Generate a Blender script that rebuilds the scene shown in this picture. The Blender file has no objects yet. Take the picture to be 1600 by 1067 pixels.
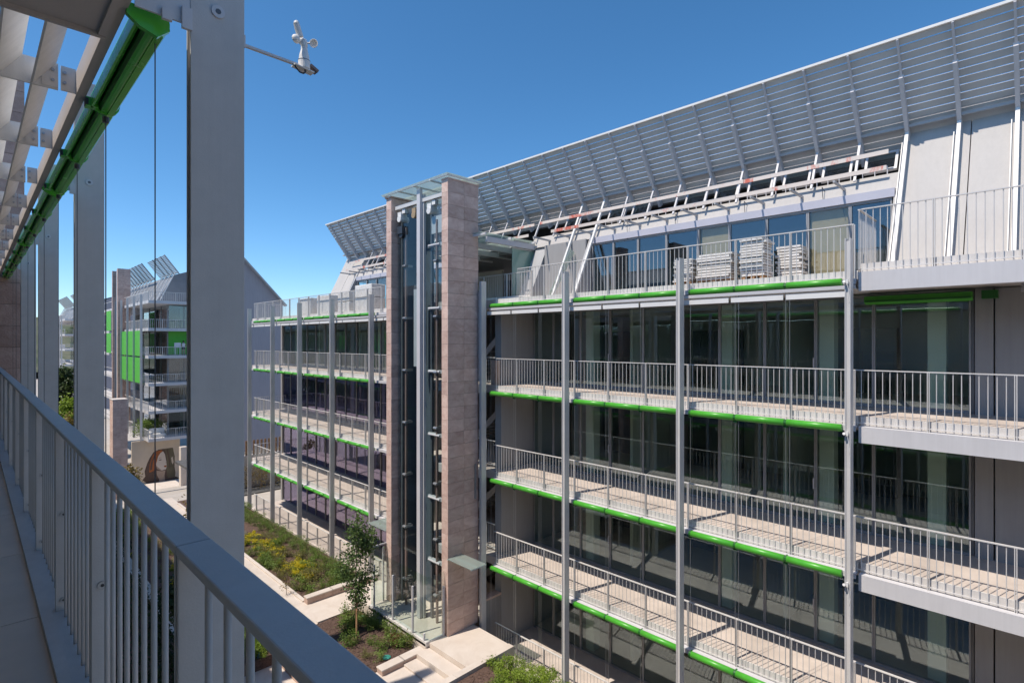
import bpy, math, random
from mathutils import Vector, Matrix
random.seed(11)
S = bpy.context.scene
COL = S.collection
R = math.radians

# ------------------------------------------------------------------ camera, sky, sun, exposure
cd = bpy.data.cameras.new('camera'); cam = bpy.data.objects.new('camera', cd); COL.objects.link(cam)
cam.location = (0, 0, 0); cam.rotation_euler = (R(90), 0, R(-45))
cd.sensor_width = 36; cd.lens = 36 * 848 / 1600; cd.clip_start = .05; cd.clip_end = 3000
S.camera = cam
SUN_EL, SUN_DIR = R(59), Vector((-.97, .243, 0)).normalized()      # horizontal direction towards the sun
W = bpy.data.worlds.new('World'); S.world = W; W.use_nodes = True
nt = W.node_tree; nt.nodes.clear()
sky = nt.nodes.new('ShaderNodeTexSky'); sky.sky_type = 'NISHITA'; sky.sun_disc = False
sky.sun_elevation = SUN_EL; sky.sun_rotation = math.atan2(SUN_DIR.x, SUN_DIR.y)
sky.altitude = 600; sky.air_density = .75; sky.dust_density = .5; sky.ozone_density = 3.0
bg = nt.nodes.new('ShaderNodeBackground'); bg.inputs['Strength'].default_value = .142
hs = nt.nodes.new('ShaderNodeHueSaturation'); hs.inputs['Saturation'].default_value = 1.22; hs.inputs['Hue'].default_value = .493
wo = nt.nodes.new('ShaderNodeOutputWorld')
nt.links.new(sky.outputs[0], hs.inputs['Color']); nt.links.new(hs.outputs[0], bg.inputs[0]); nt.links.new(bg.outputs[0], wo.inputs[0])
sd = bpy.data.lights.new('sun', 'SUN'); so = bpy.data.objects.new('sun', sd); COL.objects.link(so)
sd.energy = 3.5; sd.angle = R(.53); sd.color = (1, .905, .79)
tow = (SUN_DIR * math.cos(SUN_EL) + Vector((0, 0, math.sin(SUN_EL))))
so.rotation_euler = tow.to_track_quat('Z', 'Y').to_euler(); so.location = (-30, 10, 50)
S.view_settings.view_transform = 'Standard'; S.view_settings.look = 'None'
S.view_settings.exposure = 0.46; S.view_settings.gamma = 1
S.render.engine = 'CYCLES'
S.cycles.max_bounces = 8; S.cycles.diffuse_bounces = 4; S.cycles.glossy_bounces = 4
S.cycles.transparent_max_bounces = 24; S.cycles.caustics_reflective = False; S.cycles.caustics_refractive = False
S.cycles.sample_clamp_indirect = 4

# ------------------------------------------------------------------ materials
def node_mat(name):
    m = bpy.data.materials.new(name); m.use_nodes = True
    t = m.node_tree; b = t.nodes['Principled BSDF']
    return m, t, b

def mat(name, col, rough=.5, var=.12, scale=3.0, bump=0.0, bscale=60, metal=0.0, spec=.5, var2=0.0, scale2=.4, stretch=None, streak=0.0):
    m, t, b = node_mat(name)
    N, L = t.nodes, t.links
    tc = N.new('ShaderNodeTexCoord'); mp = N.new('ShaderNodeMapping')
    if stretch: mp.inputs['Scale'].default_value = stretch
    L.new(tc.outputs['Object'], mp.inputs[0])
    n1 = N.new('ShaderNodeTexNoise'); n1.inputs['Scale'].default_value = scale; n1.inputs['Detail'].default_value = 6; n1.inputs['Roughness'].default_value = .65
    L.new(mp.outputs[0], n1.inputs['Vector'])
    oi = N.new('ShaderNodeObjectInfo')
    mr = N.new('ShaderNodeMapRange'); mr.inputs[1].default_value = .3; mr.inputs[2].default_value = .7
    mr.inputs[3].default_value = 1 - var; mr.inputs[4].default_value = 1 + var
    L.new(n1.outputs[0], mr.inputs[0])
    mr2 = N.new('ShaderNodeMapRange'); mr2.inputs[3].default_value = 1 - var2; mr2.inputs[4].default_value = 1 + var2
    L.new(oi.outputs['Random'], mr2.inputs[0])
    mu = N.new('ShaderNodeMath'); mu.operation = 'MULTIPLY'; L.new(mr.outputs[0], mu.inputs[0]); L.new(mr2.outputs[0], mu.inputs[1])
    vm = N.new('ShaderNodeVectorMath'); vm.operation = 'SCALE'; vm.inputs[0].default_value = col
    L.new(mu.outputs[0], vm.inputs['Scale']); L.new(vm.outputs[0], b.inputs['Base Color'])
    mr3 = N.new('ShaderNodeMapRange'); mr3.inputs[3].default_value = max(.03, rough - .1); mr3.inputs[4].default_value = min(1, rough + .1)
    L.new(n1.outputs[0], mr3.inputs[0]); L.new(mr3.outputs[0], b.inputs['Roughness'])
    b.inputs['Metallic'].default_value = metal; b.inputs['Specular IOR Level'].default_value = spec
    if streak:
        ms = N.new('ShaderNodeMapping'); ms.inputs['Scale'].default_value = (9, 9, .35); L.new(tc.outputs['Object'], ms.inputs[0])
        ns = N.new('ShaderNodeTexNoise'); ns.inputs['Scale'].default_value = 1.3; ns.inputs['Detail'].default_value = 7; ns.inputs['Roughness'].default_value = .7; L.new(ms.outputs[0], ns.inputs['Vector'])
        r4 = N.new('ShaderNodeMapRange'); r4.inputs[1].default_value = .35; r4.inputs[2].default_value = .7; r4.inputs[3].default_value = 1 + streak * .4; r4.inputs[4].default_value = 1 - streak; L.new(ns.outputs[0], r4.inputs[0])
        v4 = N.new('ShaderNodeVectorMath'); v4.operation = 'SCALE'; L.new(vm.outputs[0], v4.inputs[0]); L.new(r4.outputs[0], v4.inputs['Scale']); L.new(v4.outputs[0], b.inputs['Base Color'])
    if bump:
        n2 = N.new('ShaderNodeTexNoise'); n2.inputs['Scale'].default_value = bscale; n2.inputs['Detail'].default_value = 4
        L.new(mp.outputs[0], n2.inputs['Vector'])
        bp = N.new('ShaderNodeBump'); bp.inputs['Strength'].default_value = bump; bp.inputs['Distance'].default_value = .02
        L.new(n2.outputs[0], bp.inputs['Height']); L.new(bp.outputs[0], b.inputs['Normal'])
    return m

def two_tone(name, c1, c2, rough=.7, scale=4, lo=.4, hi=.62, bump=.3, bscale=40, var2=.12, stretch=(1, 1, 1)):
    m, t, b = node_mat(name); N, L = t.nodes, t.links
    tc = N.new('ShaderNodeTexCoord'); mp = N.new('ShaderNodeMapping'); mp.inputs['Scale'].default_value = stretch
    L.new(tc.outputs['Object'], mp.inputs[0])
    oi = N.new('ShaderNodeObjectInfo')
    va = N.new('ShaderNodeVectorMath'); va.operation = 'ADD'
    L.new(mp.outputs[0], va.inputs[0])
    sc = N.new('ShaderNodeVectorMath'); sc.operation = 'SCALE'; sc.inputs[0].default_value = (17, 31, 23); L.new(oi.outputs['Random'], sc.inputs['Scale'])
    L.new(sc.outputs[0], va.inputs[1])
    n1 = N.new('ShaderNodeTexNoise'); n1.inputs['Scale'].default_value = scale; n1.inputs['Detail'].default_value = 8; n1.inputs['Roughness'].default_value = .7
    n1.inputs['Distortion'].default_value = .6
    L.new(va.outputs[0], n1.inputs['Vector'])
    cr = N.new('ShaderNodeValToRGB'); cr.color_ramp.elements[0].position = lo; cr.color_ramp.elements[1].position = hi
    cr.color_ramp.elements[0].color = (*c1, 1); cr.color_ramp.elements[1].color = (*c2, 1)
    L.new(n1.outputs[0], cr.inputs[0])
    mr2 = N.new('ShaderNodeMapRange'); mr2.inputs[3].default_value = 1 - var2; mr2.inputs[4].default_value = 1 + var2
    L.new(oi.outputs['Random'], mr2.inputs[0])
    vm = N.new('ShaderNodeVectorMath'); vm.operation = 'SCALE'; L.new(cr.outputs[0], vm.inputs[0]); L.new(mr2.outputs[0], vm.inputs['Scale'])
    L.new(vm.outputs[0], b.inputs['Base Color']); b.inputs['Roughness'].default_value = rough
    n2 = N.new('ShaderNodeTexNoise'); n2.inputs['Scale'].default_value = bscale; n2.inputs['Detail'].default_value = 5; L.new(va.outputs[0], n2.inputs['Vector'])
    bp = N.new('ShaderNodeBump'); bp.inputs['Strength'].default_value = bump; bp.inputs['Distance'].default_value = .02
    L.new(n2.outputs[0], bp.inputs['Height']); L.new(bp.outputs[0], b.inputs['Normal'])
    return m

def glass(name, tint, base=.08, rough=.0, gcol=(1, 1, 1)):
    m = bpy.data.materials.new(name); m.use_nodes = True
    t = m.node_tree; N, L = t.nodes, t.links; N.clear()
    lw = N.new('ShaderNodeLayerWeight'); lw.inputs[0].default_value = .5
    p = N.new('ShaderNodeMath'); p.operation = 'POWER'; p.inputs[1].default_value = 5; L.new(lw.outputs['Facing'], p.inputs[0])
    ma = N.new('ShaderNodeMath'); ma.operation = 'MULTIPLY_ADD'; ma.inputs[1].default_value = 1 - base; ma.inputs[2].default_value = base; L.new(p.outputs[0], ma.inputs[0])
    tr = N.new('ShaderNodeBsdfTransparent'); tr.inputs[0].default_value = (*tint, 1)
    gl = N.new('ShaderNodeBsdfGlossy'); gl.inputs['Roughness'].default_value = rough; gl.inputs[0].default_value = (*gcol, 1)
    tc = N.new('ShaderNodeTexCoord'); nz = N.new('ShaderNodeTexNoise'); nz.inputs['Scale'].default_value = .6; L.new(tc.outputs['Object'], nz.inputs['Vector'])
    bp = N.new('ShaderNodeBump'); bp.inputs['Strength'].default_value = .03; bp.inputs['Distance'].default_value = .05
    L.new(nz.outputs[0], bp.inputs['Height']); L.new(bp.outputs[0], gl.inputs['Normal'])
    mx = N.new('ShaderNodeMixShader'); L.new(ma.outputs[0], mx.inputs[0]); L.new(tr.outputs[0], mx.inputs[1]); L.new(gl.outputs[0], mx.inputs[2])
    o = N.new('ShaderNodeOutputMaterial'); L.new(mx.outputs[0], o.inputs[0])
    return m

def frosted(name, tint, amount=.5):
    m = bpy.data.materials.new(name); m.use_nodes = True
    t = m.node_tree; N, L = t.nodes, t.links; N.clear()
    df = N.new('ShaderNodeBsdfDiffuse'); df.inputs[0].default_value = (*tint, 1)
    tl = N.new('ShaderNodeBsdfTranslucent'); tl.inputs[0].default_value = (*tint, 1)
    tr = N.new('ShaderNodeBsdfTransparent'); tr.inputs[0].default_value = (*tint, 1)
    a = N.new('ShaderNodeMixShader'); a.inputs[0].default_value = .5; L.new(df.outputs[0], a.inputs[1]); L.new(tl.outputs[0], a.inputs[2])
    b = N.new('ShaderNodeMixShader'); b.inputs[0].default_value = amount; L.new(tr.outputs[0], b.inputs[1]); L.new(a.outputs[0], b.inputs[2])
    gl = N.new('ShaderNodeBsdfGlossy'); gl.inputs['Roughness'].default_value = .08
    c = N.new('ShaderNodeMixShader'); c.inputs[0].default_value = .08; L.new(b.outputs[0], c.inputs[1]); L.new(gl.outputs[0], c.inputs[2])
    o = N.new('ShaderNodeOutputMaterial'); L.new(c.outputs[0], o.inputs[0])
    return m

def leafmat(name, c1, c2, trans=.3, scale=2.2):
    m = bpy.data.materials.new(name); m.use_nodes = True
    t = m.node_tree; N, L = t.nodes, t.links; b = N['Principled BSDF']
    tc = N.new('ShaderNodeTexCoord'); oi = N.new('ShaderNodeObjectInfo')
    n1 = N.new('ShaderNodeTexNoise'); n1.inputs['Scale'].default_value = scale * 6; n1.inputs['Detail'].default_value = 3
    L.new(tc.outputs['Object'], n1.inputs['Vector'])
    ad = N.new('ShaderNodeMath'); ad.operation = 'MULTIPLY_ADD'; ad.inputs[1].default_value = .3; L.new(oi.outputs['Random'], ad.inputs[0]); L.new(n1.outputs[0], ad.inputs[2])
    cr = N.new('ShaderNodeValToRGB'); cr.color_ramp.elements[0].position = .4; cr.color_ramp.elements[1].position = .85
    cr.color_ramp.elements[0].color = (*c1, 1); cr.color_ramp.elements[1].color = (*c2, 1)
    L.new(ad.outputs[0], cr.inputs[0]); L.new(cr.outputs[0], b.inputs['Base Color'])
    b.inputs['Roughness'].default_value = .5
    tl = N.new('ShaderNodeBsdfTranslucent'); L.new(cr.outputs[0], tl.inputs[0])
    mx = N.new('ShaderNodeMixShader'); mx.inputs[0].default_value = trans
    L.new(b.outputs[0], mx.inputs[1]); L.new(tl.outputs[0], mx.inputs[2]); L.new(mx.outputs[0], N['Material Output'].inputs[0])
    return m

M = {}
M['paint'] = mat('grey_paint', (.60, .59, .58), .42, .05, 2, .05, 200, streak=0.07)
M['own_paint'] = mat('near_grey_paint', (.52, .50, .485), .5, .07, 5, .06, 150, streak=0.05)
M['rail'] = mat('railing_paint', (.64, .62, .60), .45, .06, 3)
M['light_metal'] = mat('light_grey_metal', (.58, .57, .585), .45, .05, 1.5, .04, 90)
M['white'] = mat('white_paint', (.74, .73, .71), .5, .05, 2)
M['pergola'] = mat('pergola_paint', (.70, .68, .65), .5, .08, 3, .05, 80, streak=0.1)
M['soffit_panel'] = mat('soffit_panel_paint', (.44, .40, .375), .55, .06, 2, .06, 60)
M['fascia'] = mat('fascia_paint', (.60, .59, .60), .5, .05, .8, .03, 60, streak=0.05)
M['curb'] = mat('curb_concrete', (.66, .635, .61), .7, .08, 2.5, .1, 80, streak=0.15)
M['floor'] = mat('balcony_stone', (.58, .505, .45), .7, .16, .9, .1, 70)
M['own_floor'] = mat('near_balcony_tile', (.68, .55, .45), .6, .08, 2.5, .08, 60, var2=.05)
M['soffit'] = mat('soffit_plaster', (.46, .42, .39), .8, .06, 1)
M['green'] = mat('green_enamel', (.075, .39, .035), .38, .14, 5, .04, 60)
M['green_near'] = mat('near_green_enamel', (.085, .46, .045), .25, .05, 3)
M['dark_green'] = mat('dark_green_enamel', (.02, .13, .02), .35, .05, 3)
M['green_cloth'] = mat('green_blind_cloth', (.10, .48, .06), .7, .08, 5)
M['black'] = mat('dark_metal', (.035, .035, .04), .4, .1, 5)
M['steel'] = mat('galvanised_steel', (.42, .43, .44), .35, .15, 8, metal=.6)
M['dark_steel'] = mat('dark_steel', (.10, .11, .125), .4, .1, 4)
M['rust'] = mat('brown_pipe', (.24, .17, .15), .5, .15, 6)
M['frame'] = mat('window_frame_paint', (.30, .305, .315), .4, .05, 3)
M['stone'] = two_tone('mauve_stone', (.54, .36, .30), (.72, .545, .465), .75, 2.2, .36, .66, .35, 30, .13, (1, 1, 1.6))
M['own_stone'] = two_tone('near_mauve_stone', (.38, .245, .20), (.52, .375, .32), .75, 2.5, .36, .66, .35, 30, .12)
M['shaft_blue'] = mat('shaft_lining_paint', (.11, .135, .165), .35, .1, 1.2)
M['joint'] = mat('joint_mortar', (.16, .13, .12), .9)  # dark mortar tone in the gaps between facing stones
M['pink_stone'] = two_tone('pink_kerb_stone', (.42, .29, .235), (.56, .42, .35), .8, 3, .35, .65, .35, 35, .1)
M['cream'] = two_tone('cream_paving', (.56, .48, .41), (.68, .61, .545), .8, 1.3, .3, .7, .15, 60, .05)
M['concrete'] = mat('grey_concrete', (.30, .29, .285), .8, .1, 1.2, .12, 50, streak=0.2)
M['wall_grey'] = mat('grey_render', (.35, .345, .345), .8, .05, .7, .08, 70, streak=0.07)
M['render'] = mat('white_render', (.475, .455, .435), .8, .05, .8, .12, 60, streak=0.05)
M['zinc'] = mat('zinc', (.42, .42, .425), .45, .08, 2)
M['slat'] = mat('canopy_slat_paint', (.56, .525, .49), .5, .07, 1.3)
M['roof_grey'] = mat('far_roof_zinc', (.22, .23, .25), .5, .12, 1)
M['roof_shade'] = mat('roof_shade', (.07, .075, .085), .6, .1, 2)  # shade of the recess behind the canopy, put into the colour
M['lavender'] = mat('shutter_box_paint', (.50, .50, .57), .45, .05, 1)
M['plank'] = two_tone('striped_plank', (.62, .16, .11), (.70, .62, .56), .7, 1.1, .40, .47, .1, 30, .05, (.5, .9, .5))
M['beige'] = mat('beige_curtain', (.36, .27, .17), .9, .1, 3)
M['interior'] = mat('interior_plaster', (.68, .69, .64), .9, .05, 1)
M['int_floor'] = mat('interior_floor', (.22, .18, .14), .5, .1, 2)
M['int_dark'] = mat('interior_dark', (.10, .10, .10), .8, .15, 1.5)
M['pillar'] = mat('interior_pillar', (.80, .83, .76), .8, .04, 1)
M['purple'] = mat('end_wall_render', (.36, .345, .375), .85, .04, .5, .05, 30, streak=0.12)
M['glass'] = glass('window_glass', (.87, .935, .895), .12, gcol=(.80, .90, 1))
M['glass_blue'] = glass('bluish_glass', (.72, .80, .80), .10, gcol=(.9, .93, 1))
M['glass_lavender'] = glass('lavender_tint_glass', (.60, .58, .70), .24, gcol=(.80, .75, 1))  # lavender tint in both the transparent and the glossy colour
M['clear'] = glass('clear_glass', (.93, .97, .955), .05)
M['shaft_glass'] = glass('shaft_glass', (.90, .94, .94), .02)
M['canopy_glass'] = frosted('milky_canopy_glass', (.74, .82, .79), .35)
M['frost'] = frosted('frosted_green_glass', (.56, .74, .67), .7)
M['soil'] = two_tone('bark_mulch', (.055, .032, .025), (.17, .105, .08), .95, 14, .35, .65, .8, 60, 0)
M['paving_dark'] = mat('asphalt', (.10, .10, .10), .9, .15, 2)
M['ground'] = two_tone('courtyard_ground', (.40, .355, .31), (.52, .475, .42), .9, .6, .3, .7, .1, 30, 0)
M['ridge_cover'] = two_tone('added_ridge_cover', (.05, .075, .035), (.16, .15, .10), .95, .05, .35, .65, .5, .4, 0)
M['bark'] = mat('bark', (.16, .12, .095), .9, .25, 12, .5, 60)
M['stake'] = mat('wooden_stake', (.38, .22, .11), .8, .2, 8)
M['lf_tree'] = leafmat('tree_leaf', (.04, .085, .02), (.13, .20, .055))
M['lf_hedge'] = leafmat('hedge_leaf', (.10, .17, .025), (.24, .34, .07))
M['lf_dark'] = leafmat('dark_leaf', (.022, .05, .018), (.065, .10, .03))
M['lf_olive'] = leafmat('olive_leaf', (.13, .14, .04), (.29, .27, .09))
M['lf_lime'] = leafmat('lime_leaf', (.13, .22, .022), (.34, .45, .06))
M['lf_yellow'] = leafmat('yellow_flower', (.5, .42, .02), (.85, .72, .04))
M['lf_grey'] = leafmat('grey_green_leaf', (.12, .15, .11), (.22, .27, .20))
M['lf_red'] = leafmat('reddish_leaf', (.16, .055, .035), (.28, .13, .07))
M['lf_autumn'] = leafmat('autumn_leaf', (.12, .10, .025), (.30, .22, .06))
M['wrap'] = two_tone('white_wrapped_board', (.58, .56, .53), (.78, .765, .74), .6, 5, .35, .6, .3, 25, .06)
M['skin'] = mat('skin', (.42, .26, .19), .6)
M['hair'] = mat('dark_hair', (.03, .02, .018), .6)
M['cloth_white'] = mat('white_cloth', (.75, .75, .76), .8)
M['cloth_dark'] = mat('dark_cloth', (.05, .05, .07), .8)
M['teal'] = mat('teal_plastic', (.05, .30, .24), .5)
M['blue'] = mat('blue_sign_paint', (.03, .17, .50), .5)
M['m_cream'] = mat('mural_cream', (.55, .46, .36), .9, .1, .5)
M['m_hair'] = mat('mural_red_hair', (.30, .10, .035), .9, .3, .9)
M['m_dark'] = mat('mural_dark_brown', (.10, .065, .05), .9, .25, .8)
M['m_olive'] = mat('mural_olive', (.13, .11, .07), .9, .3, .9)
M['m_skin'] = mat('mural_pale', (.58, .50, .43), .9, .1, .6)
M['m_shade'] = mat('mural_tan', (.36, .27, .21), .9, .2, .8)

# ------------------------------------------------------------------ mesh builder
ORG = {}
class MB:
    def __init__(s): s.v = []; s.f = []; s.mi = []
    def add(s, vs, fs, m=0):
        b = len(s.v); s.v += [tuple(p) for p in vs]
        s.f += [tuple(i + b for i in f) for f in fs]; s.mi += [m] * len(fs); return s
    def box(s, x0, x1, y0, y1, z0, z1, m=0):
        vs = [(x0, y0, z0), (x1, y0, z0), (x1, y1, z0), (x0, y1, z0), (x0, y0, z1), (x1, y0, z1), (x1, y1, z1), (x0, y1, z1)]
        return s.add(vs, [(0, 3, 2, 1), (4, 5, 6, 7), (0, 1, 5, 4), (1, 2, 6, 5), (2, 3, 7, 6), (3, 0, 4, 7)], m)
    def beam(s, p0, p1, w, h, up=(0, 0, 1), m=0):
        p0 = Vector(p0); p1 = Vector(p1); d = (p1 - p0).normalized(); u = Vector(up)
        a = d.cross(u)
        if a.length < 1e-4: a = d.cross(Vector((1, 0, 0)))
        a.normalize(); b = a.cross(d).normalized(); a = a * w / 2; b = b * h / 2
        vs = [p0 - a - b, p0 + a - b, p0 + a + b, p0 - a + b, p1 - a - b, p1 + a - b, p1 + a + b, p1 - a + b]
        return s.add(vs, [(0, 3, 2, 1), (4, 5, 6, 7), (0, 1, 5, 4), (1, 2, 6, 5), (2, 3, 7, 6), (3, 0, 4, 7)][::1], m)
    def tube(s, p0, p1, r, n=8, r2=None, m=0, caps=True):
        p0 = Vector(p0); p1 = Vector(p1); d = (p1 - p0).normalized(); r2 = r if r2 is None else r2
        a = d.cross(Vector((0, 0, 1)));
        if a.length < 1e-3: a = d.cross(Vector((1, 0, 0)))
        a.normalize(); b = a.cross(d)
        vs = []
        for i in range(n):
            t = 2 * math.pi * i / n; o = a * math.cos(t) + b * math.sin(t)
            vs += [p0 + o * r, p1 + o * r2]
        fs = [(2 * i, 2 * ((i + 1) % n), 2 * ((i + 1) % n) + 1, 2 * i + 1) for i in range(n)]
        if caps: fs += [tuple(2 * i for i in range(n))[::-1], tuple(2 * i + 1 for i in range(n))]
        return s.add(vs, fs, m)
    def path(s, pts, r, n=6, m=0):
        for a, b in zip(pts[:-1], pts[1:]): s.tube(a, b, r, n, m=m)
        return s
    def prism(s, poly, ext, m=0):
        poly = [Vector(p) for p in poly]; e = Vector(ext); n = len(poly)
        vs = poly + [p + e for p in poly]
        fs = [tuple(range(n))[::-1], tuple(range(n, 2 * n))] + [(i, (i + 1) % n, (i + 1) % n + n, i + n) for i in range(n)]
        return s.add(vs, fs, m)
    def lathe(s, c, prof, n=16, m=0):
        c = Vector(c); vs = []
        for r, z in prof:
            for i in range(n):
                t = 2 * math.pi * i / n; vs.append(c + Vector((r * math.cos(t), r * math.sin(t), z)))
        fs = []
        for k in range(len(prof) - 1):
            for i in range(n):
                j = (i + 1) % n; fs.append((k * n + i, k * n + j, (k + 1) * n + j, (k + 1) * n + i))
        fs += [tuple(range(n))[::-1], tuple((len(prof) - 1) * n + i for i in range(n))]
        return s.add(vs, fs, m)
    def mesh(s, name, mats, org=(0, 0, 0), smooth=False, fixn=True):
        o = Vector(org)
        me = bpy.data.meshes.new(name)
        me.from_pydata([tuple(Vector(p) - o) for p in s.v], [], s.f)
        for x in (mats if isinstance(mats, (list, tuple)) else [mats]): me.materials.append(M[x] if isinstance(x, str) else x)
        if any(s.mi): me.polygons.foreach_set('material_index', s.mi)
        if fixn:
            import bmesh
            bm = bmesh.new(); bm.from_mesh(me); bmesh.ops.recalc_face_normals(bm, faces=bm.faces); bm.to_mesh(me); bm.free()
        if smooth: me.polygons.foreach_set('use_smooth', [True] * len(me.polygons))
        me.update(); return me
    def build(s, name, mats, parent=None, org=None, smooth=False, bevel=0, fixn=True, **tags):
        if org is None: org = ORG[parent] if parent else Vector((0, 0, 0))
        return inst(name, s.mesh(name, mats, org, smooth, fixn), parent, org, bevel, **tags)

def inst(name, me, parent=None, loc=(0, 0, 0), bevel=0, rot=None, scale=None, **tags):
    o = bpy.data.objects.new(name, me); COL.objects.link(o)
    loc = Vector(loc); ORG[o] = loc
    if parent: o.parent = parent; o.location = loc - ORG[parent]
    else: o.location = loc
    if rot: o.rotation_euler = rot
    if scale: o.scale = scale
    if bevel:
        b = o.modifiers.new('bevel', 'BEVEL'); b.width = bevel; b.segments = 2; b.limit_method = 'ANGLE'
    for k, v in tags.items(): o[k] = v
    return o

def thing(name, label, cat, loc=(0, 0, 0), group=None):
    o = bpy.data.objects.new(name, None); COL.objects.link(o); o.location = loc; ORG[o] = Vector(loc)
    o['label'] = label; o['category'] = cat
    if group: o['group'] = group
    return o

def structure(name, mb, mats, **k):
    return mb.build(name, mats, None, kind='structure', **k)

def B(*a): return MB().box(*a)

# ------------------------------------------------------------------ ground and terraces
def ground():
    g = MB()
    xs = [-400, -60, -10, 4, 40, 90, 400]; ys = [-400, -40, 0, 48, 56, 74, 90, 400, 1200]
    def z(y): return -12.0 if y <= 48 else (-12.0 - (y - 48) / 26 * 5.2 if y < 74 else -17.2)
    vs = [(x, y, z(y)) for y in ys for x in xs]; n = len(xs)
    fs = [(j * n + i, j * n + i + 1, (j + 1) * n + i + 1, (j + 1) * n + i) for j in range(len(ys) - 1) for i in range(n - 1)]
    g.add(vs, fs)
    structure('ground', g, 'ground')
ground()
def added_ridge():
    mb = MB(); rr = random.Random(2); n = 72; vs = []
    for ring, (d, h) in enumerate(((330, -14), (420, 6), (520, 14), (700, -14))):
        for i in range(n):
            a = 2 * math.pi * i / n; k = 1 + .35 * math.sin(a * 3 + ring) + .2 * math.sin(a * 7 + 2 * ring) + rr.uniform(-.05, .05)
            vs.append((d * math.cos(a), d * math.sin(a), h if h < 0 else h * k))
    fs = [(r * n + i, r * n + (i + 1) % n, (r + 1) * n + (i + 1) % n, (r + 1) * n + i) for r in range(3) for i in range(n)]
    mb.add(vs, fs); structure('added_ridge', mb, 'ridge_cover')  # mostly hidden ridge ring, added to fill the horizon mirrored in glass
added_ridge()
GZ = -11.0
structure('garden_terrace', B(8.38, 13.4, 2, 22.44, -12.1, GZ), 'cream')
structure('garden_path', B(8.38, 10.1, 22.445, 44, -12.1, GZ), 'cream')
G1 = GZ - .32
structure('lower_court', B(-1, 8.0, -4, 44, -12.1, -11.8), 'cream')

# kerbs and retaining walls are things of their own
def kerb(name, label, x0, x1, y0, y1, z0, z1, mats='pink_stone', along='y', step=1.1, cat='kerb', cap=True):
    t = thing(name, label, cat, ((x0 + x1) / 2, (y0 + y1) / 2, z0))
    n = max(1, round(((y1 - y0) if along == 'y' else (x1 - x0)) / step))
    for i in range(n):
        if along == 'y': a, b = y0 + (y1 - y0) * i / n, y0 + (y1 - y0) * (i + 1) / n - .008; bx = (x0, x1, a, b)
        else: a, b = x0 + (x1 - x0) * i / n, x0 + (x1 - x0) * (i + 1) / n - .008; bx = (a, b, y0, y1)
        B(*bx, z0, z1 - (.05 if cap else 0)).build('stone_block', mats, t)
        if cap: B(bx[0] - .02, bx[1] + .02, bx[2] - .01 if along != 'y' else bx[2], bx[3] + .01 if along != 'y' else bx[3], z1 - .047, z1).build('coping_stone', 'cream', t, bevel=.006)
    return t
kerb('planter_wall', 'long pink stone kerb at the front of the flower bed with yellow plants', 10.0, 13.4, 22.1, 22.42, GZ - .2, GZ + .28, along='x', cat='planter wall')
kerb('planter_wall', 'low cream edging between the walkway and the long flower bed', 9.95, 10.1, 22.45, 42, GZ - .1, GZ + .06, 'cream', 'y', 1.6, 'planter wall', False)
kerb('planter_wall', 'pink stone kerb around the young tree bed, beside the steps', 9.6, 11.3, 15.62, 15.96, GZ - .7, GZ + .2, along='x', cat='planter wall')
kerb('planter_wall', 'thin cream edging on the path side of the young tree bed', 9.6, 11.3, 20.3, 20.42, GZ - .1, GZ + .08, 'cream', 'x', 1.2, 'planter wall', False)
kerb('garden_wall', 'low pink stone seat wall between the lower court and the tree bed', 8.0, 8.36, 12.5, 21.2, -11.9, -11.15, cat='garden wall')
kerb('garden_wall', 'shaded pink stone seat wall in the lower court below the near balcony', 5.6, 5.95, 22, 44, -11.9, -11.3, cat='garden wall', step=1.4)
kerb('planter_wall', 'cream kerb of the bushy bed at the foot of the steps', 9.6, 13.4, 13.3, 13.55, GZ - .7, GZ + .42, 'cream', 'x', 1.2, 'planter wall', False)
structure('soil', B(10.105, 13.45, 22.445, 44, -12.1, G1), 'soil')
structure('soil', B(9.5, 11.28, 15.98, 20.28, GZ - .1, GZ + .03), 'soil')
structure('soil', MB().prism([(9.8, 3, GZ - .1), (9.8, 3, GZ + .3), (12.0, 3, GZ + .3), (13.4, 3, GZ - .2), (13.4, 3, GZ - .6)], (0, 10.28, 0)), 'soil')
structure('soil', B(6.0, 7.95, 20.2, 44, -11.9, -11.4), 'soil')
structure('soil', B(2.4, 5.55, 16, 44, -11.9, -11.5), 'soil')
# mulch chips: uncountable
def chips():
    mb = MB(); rr = random.Random(3)
    for (x0, x1, y0, y1, z, n) in ((10.15, 13.3, 22.5, 34, G1, 3200), (9.55, 11.25, 16, 20.25, GZ + .03, 1400), (10, 12.0, 8, 13.2, GZ + .3, 700)):
        for _ in range(n):
            x, y = rr.uniform(x0, x1), rr.uniform(y0, y1); a = rr.uniform(0, 3.14); l = rr.uniform(.02, .06); w = l * .4
            ca, sa = math.cos(a), math.sin(a); h = rr.uniform(.005, .03)
            mb.add([(x - l * ca + w * sa, y - l * sa - w * ca, z + h), (x + l * ca + w * sa, y + l * sa - w * ca, z + .004), (x + l * ca - w * sa, y + l * sa + w * ca, z + h * .8), (x - l * ca - w * sa, y - l * sa + w * ca, z + .004)], [(0, 1, 2, 3)])
    o = mb.build('bark_mulch', 'soil', fixn=False, kind='stuff', label='brown bark mulch scattered over the planting beds', category='mulch')
chips()
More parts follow.
